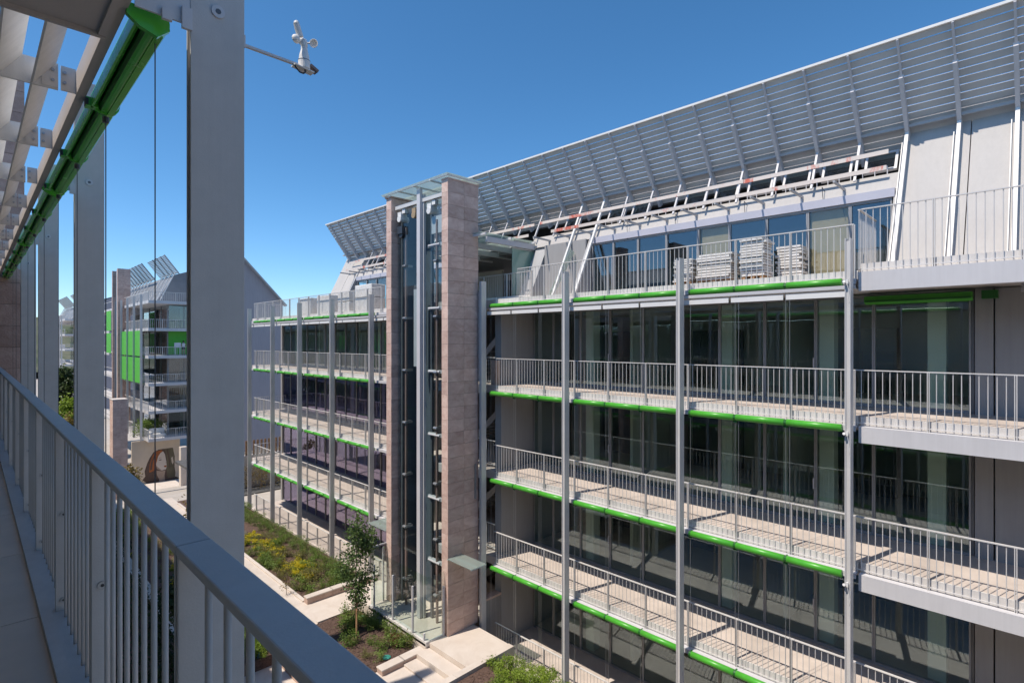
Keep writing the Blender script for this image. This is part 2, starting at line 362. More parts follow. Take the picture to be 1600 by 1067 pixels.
# steps by the lift tower
st = thing('garden_steps', 'cream stone steps going down from the lift tower to the garden', 'steps', (10.4, 14.6, GZ))
for i in range(7):
    x1 = 11.45 - .52 * i; z = GZ + .4 - .165 * (i + 1)
    B(x1 - .52, x1 - .004 if i else x1, 13.57, 15.6, z - .5, z).build('step', 'cream', st, bevel=.008)
structure('lift_forecourt', B(11.46, 13.38, 13.57, 15.6, GZ - .2, GZ + .4), 'cream')
structure('lift_forecourt', B(11.32, 16.2, 15.61, 20.9, GZ - .2, GZ + .38), 'cream')

# ------------------------------------------------------------------ repeated building bits
def h_column(depth, width, z0, z1, tp=.018):
    mb = MB(); d = depth / 2; w = width / 2
    mb.box(-w, w, -d, -d + tp, z0, z1); mb.box(-w, w, d - tp, d, z0, z1)
    mb.box(-w + .03, -w + .05, -d + tp, d - tp, z0, z1 - .06); mb.box(w - .05, w - .03, -d + tp, d - tp, z0, z1 - .06)
    return mb

def railing_mb(y0, y1, x, f, top=1.05, first=None, low=-.15, mod=1.3333):
    """top rail, bottom rail and flat posts of a balcony railing along y"""
    mb = MB(); mb.box(x - .028, x + .028, y0, y1, f + top - .022, f + top)
    mb.box(x - .012, x + .012, y0, y1, f + low, f + low + .02)
    ps = []; y = y0 if first is None else first
    while y <= y1 + .01:
        ps.append(y); mb.box(x - .032, x + .032, y - .022, y - .008, f - .22, f + top - .022); mb.box(x - .032, x + .032, y + .008, y + .022, f - .22, f + top - .022)
        y += mod
    ys = []
    for p in ps:
        for k in range(1, 10):
            q = p + mod * k / 10
            if q < y1 - .05: ys.append(q)
    return mb, ys

# ------------------------------------------------------------------ the long apartment building across the court
XP, XR, XG = 13.64, 14.1, 16.4
FL = [1.6, -1.68, -4.96, -8.24]
FG = -11.68
Y0, BAY = 3.19, 4.0
blk = thing('apartment_building', 'long grey apartment block with open balconies and green awning tubes across the court', 'building', (15, 15, FG))
colm = h_column(.11, .24, 0, 2.25 - FG + .2).mesh('column', 'paint')
# chamfered top: small cap
for k in range(10):
    if k == 4: continue
    inst('column', colm, blk, (XP, Y0 + BAY * k, FG - .2))

# floors
for f in FL + [FG]:
    bot = f - (.35 if f == 1.6 else .30)
    B(XR - .1 if f == FG else XR + .1, 24, -8, 40.3, bot, f).build('floor_slab', ['floor'], blk)
    if f == FG: continue
    for (a, b) in ((3.13, 15.05), (20.1, 40.0)):
        mb = MB(); mb.box(XR - .16, XR + .095, a, b, f - .255, f - .20); mb.box(XR - .16, XR - .13, a, b, f - .32, f - .258)
        if f == 1.6: mb.box(XR - .25, XR - .17, a, b, f - .40, f - .35); mb.box(XR - .25, XR + 1.2, a, b, f - .43, f - .402)
        mb.build('edge_ledge', 'light_metal', blk)
        B(XR + .06, XR + .097, a, b, f - .198, f + .005).build('edge_curb', 'curb', blk)
    # deep fascia beyond the last post
    hi = -.06 if f == 1.6 else -.205
    MB().box(XR - .14, XR + .095, -8, 3.08, f + hi - .36 + (0 if f != 1.6 else -.06), f + hi).build('fascia', 'fascia', blk)
    B(XR + .05, XR + .097, -8, 3.08, f + hi + .004, f + .005 + (.14 if f == 1.6 else 0)).build('edge_curb', 'curb', blk)
    # soffit lining under each slab
    B(XR + .12, XG - .05, -8, 15.1, bot - .02, bot - .004).build('soffit', 'soffit', blk)
    B(XR + .12, XG - .05, 20.1, 40.2, bot - .02, bot - .004).build('soffit', 'soffit', blk)
# white band of panels under the terrace edge
for k in range(9):
    a = 3.3 + k * 1.333
    B(XR - .22, XR - .195, a, a + 1.27, 1.6 - .60, 1.6 - .47).build('edge_panel', 'white', blk)
for k in range(14):
    a = 21.2 + k * 1.333
    B(XR - .22, XR - .195, a, a + 1.27, 1.6 - .60, 1.6 - .47).build('edge_panel', 'white', blk)

# railings, with every baluster that can be told apart
cand = []
RAILS = []
for f in FL + [FG]:
    if f == 1.6: spans = [(3.2, 13.8, 1.05, 3.2), (23.0, 39.6, 1.05, 23.0), (-5, 3.05, 1.36, -4.9)]
    elif f == FG: spans = [(-5, 15.0, 1.05, 3.2 - 8), (21, 39.6, 1.05, 23.19 - 1.33)]
    else: spans = [(-4.9, 15.05, 1.05, 3.19 - 1.3333 * 6), (20.5, 39.6, 1.05, 23.19 - 1.3333 * 2)]
    for (a, b, top, first) in spans:
        mb, ys = railing_mb(a, b, XR, f, top, first, low=-.15 if top < 1.2 else .0)
        r = mb.build('balcony_railing', 'rail', blk); RAILS.append(r)
        for y in ys: cand.append((XR + y if y > .2 else 99 + y, y, f, top, r))
cand.sort(key=lambda c: c[0])
balm = {1.05: MB().tube((0, 0, -.16), (0, 0, 1.03), .0085, 6).mesh('baluster', 'rail'), 1.36: MB().tube((0, 0, -.02), (0, 0, 1.34), .0085, 6).mesh('baluster', 'rail')}
rest = MB()
for i, (_, y, f, top, r) in enumerate(cand):
    if i < 298: inst('baluster', balm[top], r, (XR, y, f))
    else: rest.tube((XR, y, f - .16 if top < 1.2 else f - .02), (XR, y, f + top - .02), .0085, 5, caps=False)
rest.build('baluster', 'rail', blk, kind='stuff')
# side rails
def side_rail(x0, x1, y, f, top=1.05):
    mb = MB(); mb.box(x0, x1, y - .028, y + .028, f + top - .022, f + top); mb.box(x0, x1, y - .012, y + .012, f + .02, f + .04)
    n = int((x1 - x0) / .133)
    for i in range(n + 1):
        x = x0 + (x1 - x0) * i / max(1, n); mb.tube((x, y, f), (x, y, f + top - .02), .0085, 5, caps=False)
    return mb.build('side_railing', 'rail', blk)
for f in FL: side_rail(XR, 16.3, 39.6, f)
side_rail(XR, 15.7, 3.1, 1.6, 1.36)
side_rail(XR, 14.9, 13.8, 1.6)
mb, ys = railing_mb(13.8, 20.5, 14.9, 1.6, 1.05, 13.85)
for y in ys: mb.tube((14.9, y, 1.6), (14.9, y, 2.63), .0085, 5, caps=False)
mb.build('balcony_railing', 'rail', blk)
B(14.85, 14.88, 13.85, 20.4, 1.45, 1.75).build('edge_curb', 'white', blk)

# green awning tubes, three to a bay
tubem = MB().tube((0, .03, 0), (0, 1.19, 0), .092, 14).mesh('awning_tube', 'green', smooth=False)
colr = MB(); colr.tube((0, -.03, 0), (0, .03, 0), .075, 10); colr.box(.02, .12, -.02, .02, -.01, .07); colr.box(-.02, .02, -.05, .05, -.12, -.08)
colrm = colr.mesh('awning_bracket', 'dark_green')
wirem = MB().tube((0, 0, -2.95), (0, 0, -.08), .005, 5, caps=False).mesh('guide_wire', 'steel')
tubem2 = MB(); tubem2.tube((0, .03, 0), (0, 1.19, 0), .084, 14); tubem = tubem2.mesh('awning_tube', 'green')
for p in tubem.polygons: p.use_smooth = len(p.vertices) == 4
for f in FL:
    for k in list(range(0, 3)) + list(range(5, 9)):
        for j in range(3):
            y = Y0 + BAY * k + .17 + j * 1.22
            t = inst('awning_tube', tubem, blk, (XR - .2, y, f - .265))
            inst('awning_bracket', colrm, t, (XR - .2, y + 1.22, f - .265))
            if k < 3: inst('guide_wire', wirem, t, (XR - .2, y + 1.22, f - .265)); 
            if k < 3 and j < 2: inst('guide_wire', wirem, t, (XR - .2, y + 1.13, f - .265))

# windows
PW = 1.345
wf = {}
def window(y0, y1, z0, z1, x=XG, parent=blk, gm='glass', name='window'):
    key = (round(y1 - y0, 3), round(z1 - z0, 3), gm)
    if key not in wf:
        w, h = y1 - y0, z1 - z0; mb = MB()
        mb.box(-.05, .05, 0, .035, 0, h); mb.box(-.05, .05, w - .035, w, 0, h); mb.box(-.05, .05, .035, w - .035, 0, .07); mb.box(-.05, .05, .035, w - .035, h - .06, h)
        wf[key] = (mb.mesh('window', 'frame'), B(-.012, .012, .035, w - .035, .07, h - .06).mesh('pane', gm))
    a, b = wf[key]
    fr = inst(name, a, parent, (x, y0, z0)); inst('pane', b, fr, (x, y0, z0), rot=(random.uniform(-.002, .002), random.uniform(-.004, .004), random.uniform(-.004, .004))); return fr
handle = MB(); handle.box(-.10, -.05, -.015, .015, 0, .02); handle.box(-.10, -.05, -.015, .015, .26, .28); handle.box(-.12, -.10, -.015, .015, 0, .28)
handlem = handle.mesh('door_handle', 'light_metal')
for f in FL[1:] + [FG]:
    top = f + 2.86
    for k in range(8):
        w_ = window(Y0 + .09 + PW * k, Y0 + .09 + PW * (k + 1) - .004, f + .005, top)
        if k in (1, 4, 6): inst('door_handle', handlem, w_, (XG, Y0 + .09 + PW * k + .03, f + .95))
    window(14.05, 15.1, f + .005, top)
    window(1.37, Y0 + .085, f + .005, top)
    B(XG + .05, XG + 2.2, 1.32, 1.37, f + .005, top).build('return_frame', 'frame', blk)
    B(XG - .02, XG + .3, .98, 1.30, f, top + .1).build('corner_post', 'wall_grey', blk)
    for k in range(15):
        window(20.1 + PW * k, 20.1 + PW * (k + 1) - .004, f + .005, top, gm='glass_lavender' if f < -2 else 'glass')
    # interior
    B(XG + .1, 23.9, -8, 15.1, top + .02, top + .06).build('interior_ceiling', 'interior', blk)
    B(21.5, 21.6, -8, 15.1, f, top).build('interior_wall', 'interior', blk)
    B(21.5, 21.6, 20, 40.2, f, top).build('interior_wall', 'interior', blk)
    for y in (5.6, 10.9, 25.2, 30.5, 36):
        B(XG + .75, 21.5, y, y + .12, f, top).build('partition_wall', 'interior', blk)
    for y in (1.85, 4.25, 7.05, 12.3, 22.5, 27.2, 33.1, 38.4):
        B(XG + .25, XG + .65, y, y + .36, f, top).build('pillar', 'pillar', blk)
    for y0_, y1_ in ((3.5, 5.2), (8.6, 10.3), (13, 14.6)):
        B(20.6, 21.45, y0_, y1_, f + .01, f + 2.1).build('cupboard', 'int_dark', blk)
# reveal walls
B(XG - .01, 24, -8, .95, FG, 1.2).build('outer_wall', 'wall_grey', blk)
for f in FL[1:]:
    mb = MB(); mb.box(XG - .06, XG - .012, .30, .42, f + .9, f + .98); mb.build('wall_light', 'dark_steel', blk)
B(14.57, 24, 15.16, 15.5, FG, 1.25).build('end_wall', 'wall_grey', blk)
B(14.3, 14.56, 15.2, 15.46, FL[1], FL[1] + .95).build('parapet_block', 'pink_stone', blk)
B(14.9, 24, 20.0, 20.08, FG, 1.2).build('end_wall', 'wall_grey', blk)
B(XG - .1, 24, 40.3, 40.5, FG, 1.6).build('end_wall', 'wall_grey', blk)
B(23.9, 24, -8, 40.3, FG, 1.2).build('back_wall', 'wall_grey', blk)
# lobby stairs behind the lift tower
for i, f in enumerate(FL[1:] + [FG]):
    for s in range(15):
        z = f + 3.28 * (s + 1) / 16
        B(16.6, 18.0, 19.4 - s * .25, 19.68 - s * .25, z - .04, z).build('stair_step', 'curb', blk)
    MB().beam((16.55, 19.6, f), (16.55, 15.8, f + 3.2), .05, .25).build('stair_stringer', 'light_metal', blk)
    mb = MB(); 
    mb.box(14.6, 14.66, 15.5, 16.6, f + 1.03, f + 1.06); mb.box(14.6, 14.66, 15.5, 16.6, f + .1, f + .13)
    for q in range(9): mb.tube((14.63, 15.55 + q * .13, f), (14.63, 15.55 + q * .13, f + 1.03), .009, 5, caps=False)
    mb.build('landing_railing', 'rail', blk)
    B(XG + 2.5, XG + 2.6, 15.5, 20, f, f + 2.9).build('lobby_wall', 'interior', blk)

# green awning cassette over the big corner window
aw = MB(); aw.prism([(16.05, 0, 1.13), (16.32, 0, 1.13), (16.32, 0, .98), (16.18, 0, .93), (16.05, 0, 1.0)], (0, 2.1, 0))
aw.v = [(x, y + 1.32, z - .0) for x, y, z in aw.v]
c_ = aw.build('awning_cassette', 'green', blk)
B(16.02, 16.045, 1.34, 3.40, .985, 1.03).build('awning_bar', 'dark_green', c_)
MB().box(16.0, 16.3, .88, 1.16, .96, 1.14).build('awning_cassette', 'dark_green', blk)
# soffit spots, post sensors
for x, y in ((15.0, .42),):
    mb = MB(); mb.box(x, x + .05, y - .06, y + .06, 1.0, 1.18); mb.box(x - .08, x + .1, y - .07, y + .0, 1.1, 1.17); mb.box(x - .08, x + .1, y - .07, y + .0, .98, 1.05); mb.build('spotlight', 'light_metal', blk)
for z in (1.3, -2.0, -5.28):
    mb = MB(); mb.box(XP - .16, XP - .12, Y0 - .02, Y0 + .02, z - .05, z + .05); mb.tube((XP - .2, Y0 + .05, z), (XP - .14, Y0 + .05, z - .02), .03, 8); mb.path([(XP - .14, Y0, z - .05), (XP - .15, Y0 - .03, z - .2), (XP - .13, Y0 - .02, z - .4)], .006)
    mb.build('post_sensor', 'white', blk)

# ------------------------------------------------------------------ roof: sloped wall, canopy, struts
def xw(z): return 15.0 + .5 * (z - 1.6)          # outer face of the sloping wall
def xs_(z): return 14.8 + .5 * (z - 1.6)         # strut plane
def slope_wall(name, y0, y1, z0, z1, mats, th=.3, off=0, parent=blk):
    p = [(xw(z0) + off, y0, z0), (xw(z1) + off, y0, z1), (xw(z1) + th + off, y0, z1), (xw(z0) + th + off, y0, z0)]
    return MB().prism(p, (0, y1 - y0, 0)).build(name, mats, parent)
slope_wall('sloped_wall', -8, 1.38, 1.605, 5.42, 'render')
slope_wall('sloped_wall', 1.40, 2.72, 1.605, 5.30, 'render')
slope_wall('sloped_wall', 2.72, 15.0, 3.75, 4.2, 'render')
slope_wall('sloped_wall', 20.2, 29.0, 3.75, 4.2, 'render')
slope_wall('sloped_wall', 29.0, 30.15, 1.605, 5.3, 'render')
slope_wall('sloped_wall', 30.35, 31.6, 1.605, 5.2, 'render', off=.08)
slope_wall('roof_gutter', 30.15, 30.35, 1.605, 5.25, 'dark_steel', off=.1)
slope_wall('roof_gutter', 28.92, 29.0, 1.605, 5.3, 'zinc', off=-.06)
for (a, b) in ((2.76, 11.95), (20.4, 28.8)):
    B(xw(3.54) - .02, 16.3, a, b, 3.54, 3.75).build('shutter_box', 'lavender', blk)
XT = 16.05
ts = [2.82, 3.72, 4.72, 5.79, 6.85, 7.83, 8.92, 9.98, 10.97, 11.89]
for i, (a, b) in enumerate(zip(ts[:-1], ts[1:])):
    window(a, b - .004, 1.61, 3.535, x=XT, gm='clear' if i in (1, 4) else 'glass_blue')
    if i in (1, 4): B(XT + .08, XT + .11, a + .05, b - .05, 1.65, 3.5).build('curtain', 'beige', blk)
for k in range(8): window(20.5 + k * 1.03, 21.53 + k * 1.03 - .004, 1.61, 3.535, x=XT, gm='glass_blue')
# jambs and the dark recess by the lobby
MB().prism([(xw(1.62) , 11.95, 1.61), (xw(3.74), 11.95, 3.74), (16.3, 11.95, 3.74), (16.3, 11.95, 1.61)], (0, .12, 0)).build('window_jamb', 'zinc', blk)
MB().prism([(xw(1.62), 2.72, 1.61), (xw(3.74), 2.72, 3.74), (16.3, 2.72, 3.74), (16.3, 2.72, 1.61)], (0, .06, 0)).build('window_jamb', 'render', blk)
B(15.9, 16.0, 12.1, 14.1, 1.61, 3.74).build('service_door', 'wall_grey', blk)
MB().prism([(xw(1.62) + .1, 14.2, 1.61), (xw(4.0) + .1, 14.2, 4.0), (16.9, 14.2, 4.0), (16.9, 14.2, 1.61)], (0, .6, 0)).build('lobby_side_wall', 'zinc', blk)
B(16.5, 23.5, -8, 31.5, 3.76, 4.10).build('roof_deck', 'roof_shade', blk)
B(16.5, 23.5, -8, 14.9, 1.61, 1.63).build('interior_floor', 'int_floor', blk)
B(19.5, 19.6, 2.8, 14.9, 1.63, 3.7).build('interior_wall', 'interior', blk)
B(19.5, 19.6, 20.2, 29, 1.63, 3.7).build('interior_wall', 'interior', blk)
B(18.3, 18.4, -8, 31.5, 4.17, 5.6).build('recess_wall', 'roof_shade', blk)
MB().prism([(17.42, -8, 5.0), (21, -8, 7.1), (26, -8, 2.2), (25.6, -8, 2.0), (21, -8, 6.9), (17.5, -8, 4.85)], (0, 39.5, 0)).build('main_roof', 'roof_shade', blk)
J = Vector((16.7, 0, 5.43)); CV = Vector((-.597, 0, .802)); CN = Vector((-.802, 0, -.597))
YR0, YR1 = -7.4, 31.55
rib_ys = [.585 + 1.015 * k for k in range(-7, 31)]
def cp(s, y, n=0): return Vector((J.x, y, J.z)) + CV * s + CN * n
for i in range(16):
    s = -.76 + .18 * i
    d_ = (CV * .15 + CN * -.022).normalized()
    a = cp(s, YR0); b = a + CV * .150 - CN * .02
    nn = CN * .014
    MB().prism([a - nn, a + nn, b + nn, b - nn], (0, YR1 - YR0, 0)).build('canopy_slat', 'slat', blk)
B(J.x + CV.x * 2.12 - .03, J.x + CV.x * 2.12 + .05, YR0, YR1 + .03, J.z + CV.z * 2.12 - .03, J.z + CV.z * 2.12 + .03).build('canopy_edge', 'white', blk)
MB().beam(cp(.02, YR0, .13), cp(.02, YR1, .13), .07, .07).build('canopy_purlin', 'zinc', blk)
rib = MB(); y0v = 0
rib.beam(cp(.8, 0, .07), cp(2.10, 0, .06), .045, .09, up=CN)
rib.beam(cp(-.78, .0, .13), cp(1.25, .0, .13), .085, .19, up=CN)
rib.box(cp(1.25, 0, .09).x - .03, cp(1.25, 0, .09).x + .03, -.05, .05, cp(1.25, 0, .09).z - .03, cp(1.25, 0, .09).z + .03)
ribm = rib.mesh('canopy_rib', 'light_metal', (0, 0, 0))
strs = MB().beam((xs_(5.30), 0, 5.30), (xs_(4.1), 0, 4.1), .055, .055).mesh('roof_strut', 'light_metal')
strl = MB(); strl.beam((xs_(5.34), 0, 5.34), (xs_(1.62), 0, 1.62), .075, .075); strl.box(xs_(1.62) - .1, xs_(1.62) + .1, -.08, .08, 1.605, 1.63)
strl.beam((xs_(5.0) + .12, .1, 5.0), (xs_(1.7) + .12, .1, 1.7), .018, .018)
strlm = strl.mesh('roof_strut', 'white')
for k, y in enumerate(rib_ys):
    kk = k - 7
    inst('canopy_rib', ribm, blk, (0, y, 0))
    if kk in (-6, -5, -4, -3, -2, -1, 0, 1, 2, 11, 12, 21, 22): inst('roof_strut', strlm, blk, (0, y, 0))
    elif kk < 28: inst('roof_strut', strs, blk, (0, y, 0))
# roof windows in the recess, little outrigger arms with hanging wires
rw = MB(); p0 = Vector((0, 0, 0)); ax = Vector((.47, 0, .88))
def fr_(mb, w, h, t, d):
    def P(u, v, n): return Vector((ax.x * v - ax.z * n, u, ax.z * v + ax.x * n))
    for (u0, u1, v0, v1) in ((0, w, 0, t), (0, w, h - t, h), (0, t, t, h - t), (w - t, w, t, h - t)):
        vs = [P(u, v, n) for n in (0, d) for (u, v) in ((u0, v0), (u1, v0), (u1, v1), (u0, v1))]
        mb.add(vs, [(0, 3, 2, 1), (4, 5, 6, 7), (0, 1, 5, 4), (1, 2, 6, 5), (2, 3, 7, 6), (3, 0, 4, 7)])
fr_(rw, .72, .62, .06, .08); rwm = rw.mesh('roof_window', 'light_metal')
pm = MB(); fr_(pm, .6, .5, .3, .02)
gp = MB(); gp.add([Vector((ax.x * v - ax.z * n, u, ax.z * v + ax.x * n)) for n in (.02, .04) for (u, v) in ((.06, .06), (.66, .06), (.66, .56), (.06, .56))], [(0, 3, 2, 1), (4, 5, 6, 7), (0, 1, 5, 4), (1, 2, 6, 5), (2, 3, 7, 6), (3, 0, 4, 7)])
gpm = gp.mesh('pane', 'glass_blue')
for y in [1.603 + 1.015 * k + .2 for k in (1, 2, 3, 4, 5, 6, 8, 9, 11, 20, 22, 24, 26)]:
    w_ = inst('roof_window', rwm, blk, (16.62, y, 4.34)); inst('pane', gpm, w_, (16.62, y, 4.34))
bars = MB()
for y in [3.0 + .27 * i for i in range(34)]: bars.box(16.5, 16.52, y, y + .02, 4.2, 4.45)
bars.box(16.49, 16.52, 3.0, 12.2, 4.43, 4.46); bars.build('recess_guard', 'light_metal', blk)
arm = MB(); arm.beam((xw(3.95) + .02, 0, 3.95), (xw(3.95) - 1.0, 0, 3.97), .045, .06); arm.box(xw(3.95) - .09, xw(3.95) - .04, -.035, .035, 3.70, 3.92)
armm = arm.mesh('outrigger_arm', 'zinc')
for k in range(3, 29):
    if 14 < k < 20: continue
    y = rib_ys[7] + 1.015 * k + .25
    a = inst('outrigger_arm', armm, blk, (0, y, 0))
    z0 = 3.74; x0 = xw(3.95) - .075
    if k % 2: MB().path([(x0, y, z0), (x0 + .02, y + .03, z0 - .25), (x0 - .03, y - .02, z0 - .5)], .008, 5).build('hanging_cable', 'black', a)
for y in (4.35, 6.4, 8.6, 10.4):
    MB().path([(xw(4.0), y, 4.0), (xw(4.0) - .15, y + .03, 4.1), (xw(4.0) - .2, y, 3.85), (xw(4.0) - .25, y - .05, 3.5)], .008, 5).build('loose_cable', 'black', blk)

# temporary plank rails across the struts
for zc, lab in ((4.77, 'upper red and white plank rail fixed across the roof struts'), (4.30, 'lower red and white plank rail fixed across the roof struts')):
    t = thing('plank_rail', lab, 'guard rail', (xs_(zc), 10, zc))
    y = 2.95
    while y < 30.5:
        if y < 13.5 or y > 15: 
            l = random.uniform(3.0, 4.2); zz = zc + random.uniform(-.02, .02)
            MB().beam((xs_(zz) - .07, y, zz), (xs_(zz) - .07, min(y + l, 30.3), zz + random.uniform(-.02, .02)), .025, .11).build('plank', 'plank', t)
            y += l + .01
        else: y += .3
# glass canopy and frosted screens of the lift lobby
cg = thing('glass_canopy', 'milky glass canopy on steel beams over the lift lobby beside the tower', 'canopy', (15.2, 17.5, 3.6))
for i in range(5):
    y = 14.85 + i * 1.25
    MB().beam((13.5, y, 3.78), (17.3, y, 3.78), .09, .2).build('canopy_beam', 'light_metal', cg)
for i in range(4):
    for j in range(3):
        B(13.3 + j * 1.36, 13.3 + j * 1.36 + 1.34, 14.85 + i * 1.25 + .02, 16.08 + i * 1.25, 4.02, 4.035).build('pane', 'canopy_glass', cg)
for j in range(4): MB().beam((13.35 + j * 1.33, 14.7, 3.95), (13.35 + j * 1.33, 20, 3.95), .05, .08).build('canopy_purlin', 'light_metal', cg)
fs_ = thing('glass_screen', 'large frosted green glass screen under the lobby canopy at terrace level', 'screen', (15.7, 14.95, 1.62))
for j in range(2): 
    a = 14.95 + j * 1.03
    B(a, a + 1.01, 14.93, 14.95, 1.64, 3.62).build('pane', 'frost', fs_)
B(14.95, 17.0, 14.92, 14.96, 3.63, 3.67).build('top_rail', 'light_metal', fs_)
fs2 = thing('glass_screen', 'smaller frosted glass screen further back beside the tower on the terrace', 'screen', (15.2, 18.6, 1.62))
B(14.95, 16.3, 18.6, 18.62, 1.64, 3.5).build('pane', 'frost', fs2)
MB().beam((14.3, 18.3, 1.62), (15.0, 18.3, 3.3), .08, .12).build('side_post', 'light_metal', fs2)
mb = MB(); mb.beam((14.95, 13.0, 1.62), (15.75, 12.6, 3.35), .25, .03, up=(0, 1, 0))
mb.build('leaning_board', 'canopy_glass', label='pale board leaning against a roof strut on the terrace', category='board')

# ------------------------------------------------------------------ stacks of white boards on the terrace
def stack(label, x, y, w, d, h, n, seed, mats='wrap', group='stacks of white building boards on the terrace'):
    rr = random.Random(seed)
    t = thing('board_stack', label, 'stack', (x, y, 1.605), group)
    pal = MB()
    for q in (-.4, 0, .4): pal.box(x - w / 2, x + w / 2, y + q * d - .05, y + q * d + .05, 1.607, 1.70)
    pal.box(x - w / 2, x + w / 2, y - d / 2, y + d / 2, 1.702, 1.72); pal.build('pallet', 'stake', t)
    z = 1.722; hh = (h - .12) / n
    for i in range(n):
        dx, dy = rr.uniform(-.03, .03), rr.uniform(-.035, .035)
        e = rr.uniform(-.03, .03)
        B(x + dx - w / 2, x + dx + w / 2, y + dy - d / 2 + e, y + dy + d / 2 + e, z, z + hh * .72).build('board', mats, t)
        z += hh
    return t
stack('small neat stack of white boards beside the second terrace post', 14.85, 7.6, .6, .52, .78, 11, 1)
stack('wide untidy stack of white boards in the middle of the terrace', 14.95, 6.72, .6, .95, .86, 10, 2)
stack('tall stack of white boards beside the beige curtain', 14.85, 5.62, .6, .6, 1.12, 14, 3)
stack('short stack of white boards behind the tall one on the terrace', 15.6, 5.0, .5, .6, .95, 11, 4)
def pack(label, x, y, w, d, h, rows):
    t = thing('wrapped_package', label, 'package', (x, y, 1.605), 'wrapped white packages on the far terrace')
    z = 1.607
    for i in range(rows):
        hh = h / rows; B(x - w / 2, x + w / 2, y - d / 2 + .02 * (i % 2), y + d / 2, z, z + hh - .03).build('wrapped_block', 'wrap', t, bevel=.03)
        z += hh
pack('leftmost white wrapped package on the far terrace', 14.6, 31.7, .8, 1.5, 1.0, 1)
pack('white wrapped package second from the left on the far terrace', 14.7, 29.6, .8, 1.5, 1.05, 1)
pack('two tier white wrapped package behind the railing left of the lift tower', 14.7, 27.2, .8, 1.3, 1.1, 2)
pack('big double white wrapped package nearest the middle of the far terrace', 14.75, 25.2, .8, 1.7, 1.35, 2)
pack('layered white package just left of the lift tower', 14.7, 21.9, .8, 1.3, 1.35, 6)

# ------------------------------------------------------------------ the stone and glass lift tower
def stone_wall(root, x0, x1, y0, y1, z0, z1, mats, faces, ch=.457, split=.52, seed=1):
    """core with separate facing stones; faces: '-y', '-x', '+x'"""
    rr = random.Random(seed); t = .04
    n = round((z1 - z0) / ch); ch = (z1 - z0) / n
    B(x0 + t + .003, x1 - .0, y0 + t + .003, y1, z0, z1 - .01).build('wall_core', 'joint', root)
    for i in range(n):
        a, b = z0 + i * ch + .004, z0 + (i + 1) * ch - .004
        if '-y' in faces:
            xm = x0 + (x1 - x0) * (split if i % 2 else split + .0)
            for (p, q) in ((x0, xm - .004), (xm + .004, x1)):
                e = rr.uniform(0, .006)
                B(p, q, y0 + e, y0 + t, a, b).build('stone_slab', mats, root)
        if '-x' in faces:
            e = rr.uniform(0, .005)
            B(x0 + e, x0 + t, y0 + t + .003, y1, a, b).build('stone_slab', mats, root)
tw = thing('lift_tower', 'tall mauve stone lift tower with glass front and exposed machinery', 'tower', (12.9, 17.4, GZ + .4))
TB, TT = GZ + .4, 5.85
stone_wall(tw, 12.15, 13.6, 15.4, 15.77, TB, TT, 'stone', ('-y', '-x'), seed=1)
stone_wall(tw, 12.15, 13.2, 19.1, 19.47, TB, TT, 'stone', ('-y', '-x'), seed=2)
B(12.14, 13.61, 15.39, 15.78, TT + .003, TT + .05).build('coping', 'stone', tw)
B(12.10, 13.25, 19.06, 19.5, TT + .003, TT + .06).build('coping', 'stone', tw)
mb = MB(); mb.box(12.2, 12.32, 17.19, 17.40, TB, TT + .05); mb.build('mullion', 'light_metal', tw)
mb = MB(); mb.box(12.33, 12.43, 17.12, 17.47, TB, TT - .2); mb.build('shaft_column', 'paint', tw)
B(12.3, 12.45, 15.8, 19.05, 5.35, 5.5).build('head_beam', 'paint', tw)
B(13.2, 13.3, 15.8, 19.05, 5.45, 5.65).build('head_beam', 'paint', tw)
for (a, b) in ((15.79, 17.17), (17.42, 19.07)):
    for i in range(5):
        z = TB + 2.2 + i * 2.95; B(12.44, 12.455, a, b, z, min(z + 2.94, 5.3)).build('glass_panel', 'shaft_glass', tw)
# left shaft: dark panels, guide tube, counterweight; right shaft: open to the landings
B(12.62, 13.25, 18.95, 19.0, TB, 5.3).build('shaft_lining', 'shaft_blue', tw)
B(13.27, 13.32, 17.9, 19.0, TB, 5.3).build('shaft_lining', 'shaft_blue', tw)
for y in (18.55, 16.5):
    mb = MB(); mb.tube((12.5, y, TB), (12.5, y, 4.6), .055, 10)
    mb.build('guide_tube', 'rust', tw)
    for i in range(7):
        z = TB + 1 + i * 2.1; mb = MB(); mb.box(12.44, 12.75, y - .09, y + .09, z, z + .09); mb.tube((12.42, y + .1, z + .04), (12.42, y - .1, z + .04), .05, 8); mb.build('tube_clamp', 'steel', tw)
for y in (18.95, 17.6, 16.95, 15.95):
    B(12.55, 12.65, y - .05, y + .05, TB, 5.3).build('guide_rail', 'dark_steel', tw)
for y in (16.1, 16.25): B(12.9, 12.95, y, y + .05, TB, 5.3).build('guide_rail', 'light_metal', tw)
cw = B(12.62, 12.9, 17.72, 18.2, -1.0, 2.1).build('counterweight', 'light_metal', tw)
MB().box(12.6, 12.64, 17.75, 18.17, 2.12, 2.25).tube((12.7, 17.85, 2.25), (12.7, 17.85, 5.2), .012, 5).tube((12.7, 18.05, 2.25), (12.7, 18.05, 5.2), .012, 5).build('hoist_rope', 'dark_steel', cw)
B(12.5, 12.95, 16.15, 16.85, 4.1, 4.75).build('machine_box', 'light_metal', tw)
for i in range(6):
    z = 3.6 - i * 2.4; MB().box(12.5, 12.6, 15.85, 17.1, z, z + .12).tube((12.48, 16.3, z + .06), (12.48, 17.0, z + .06), .05, 8).build('cross_bracket', 'light_metal', tw)
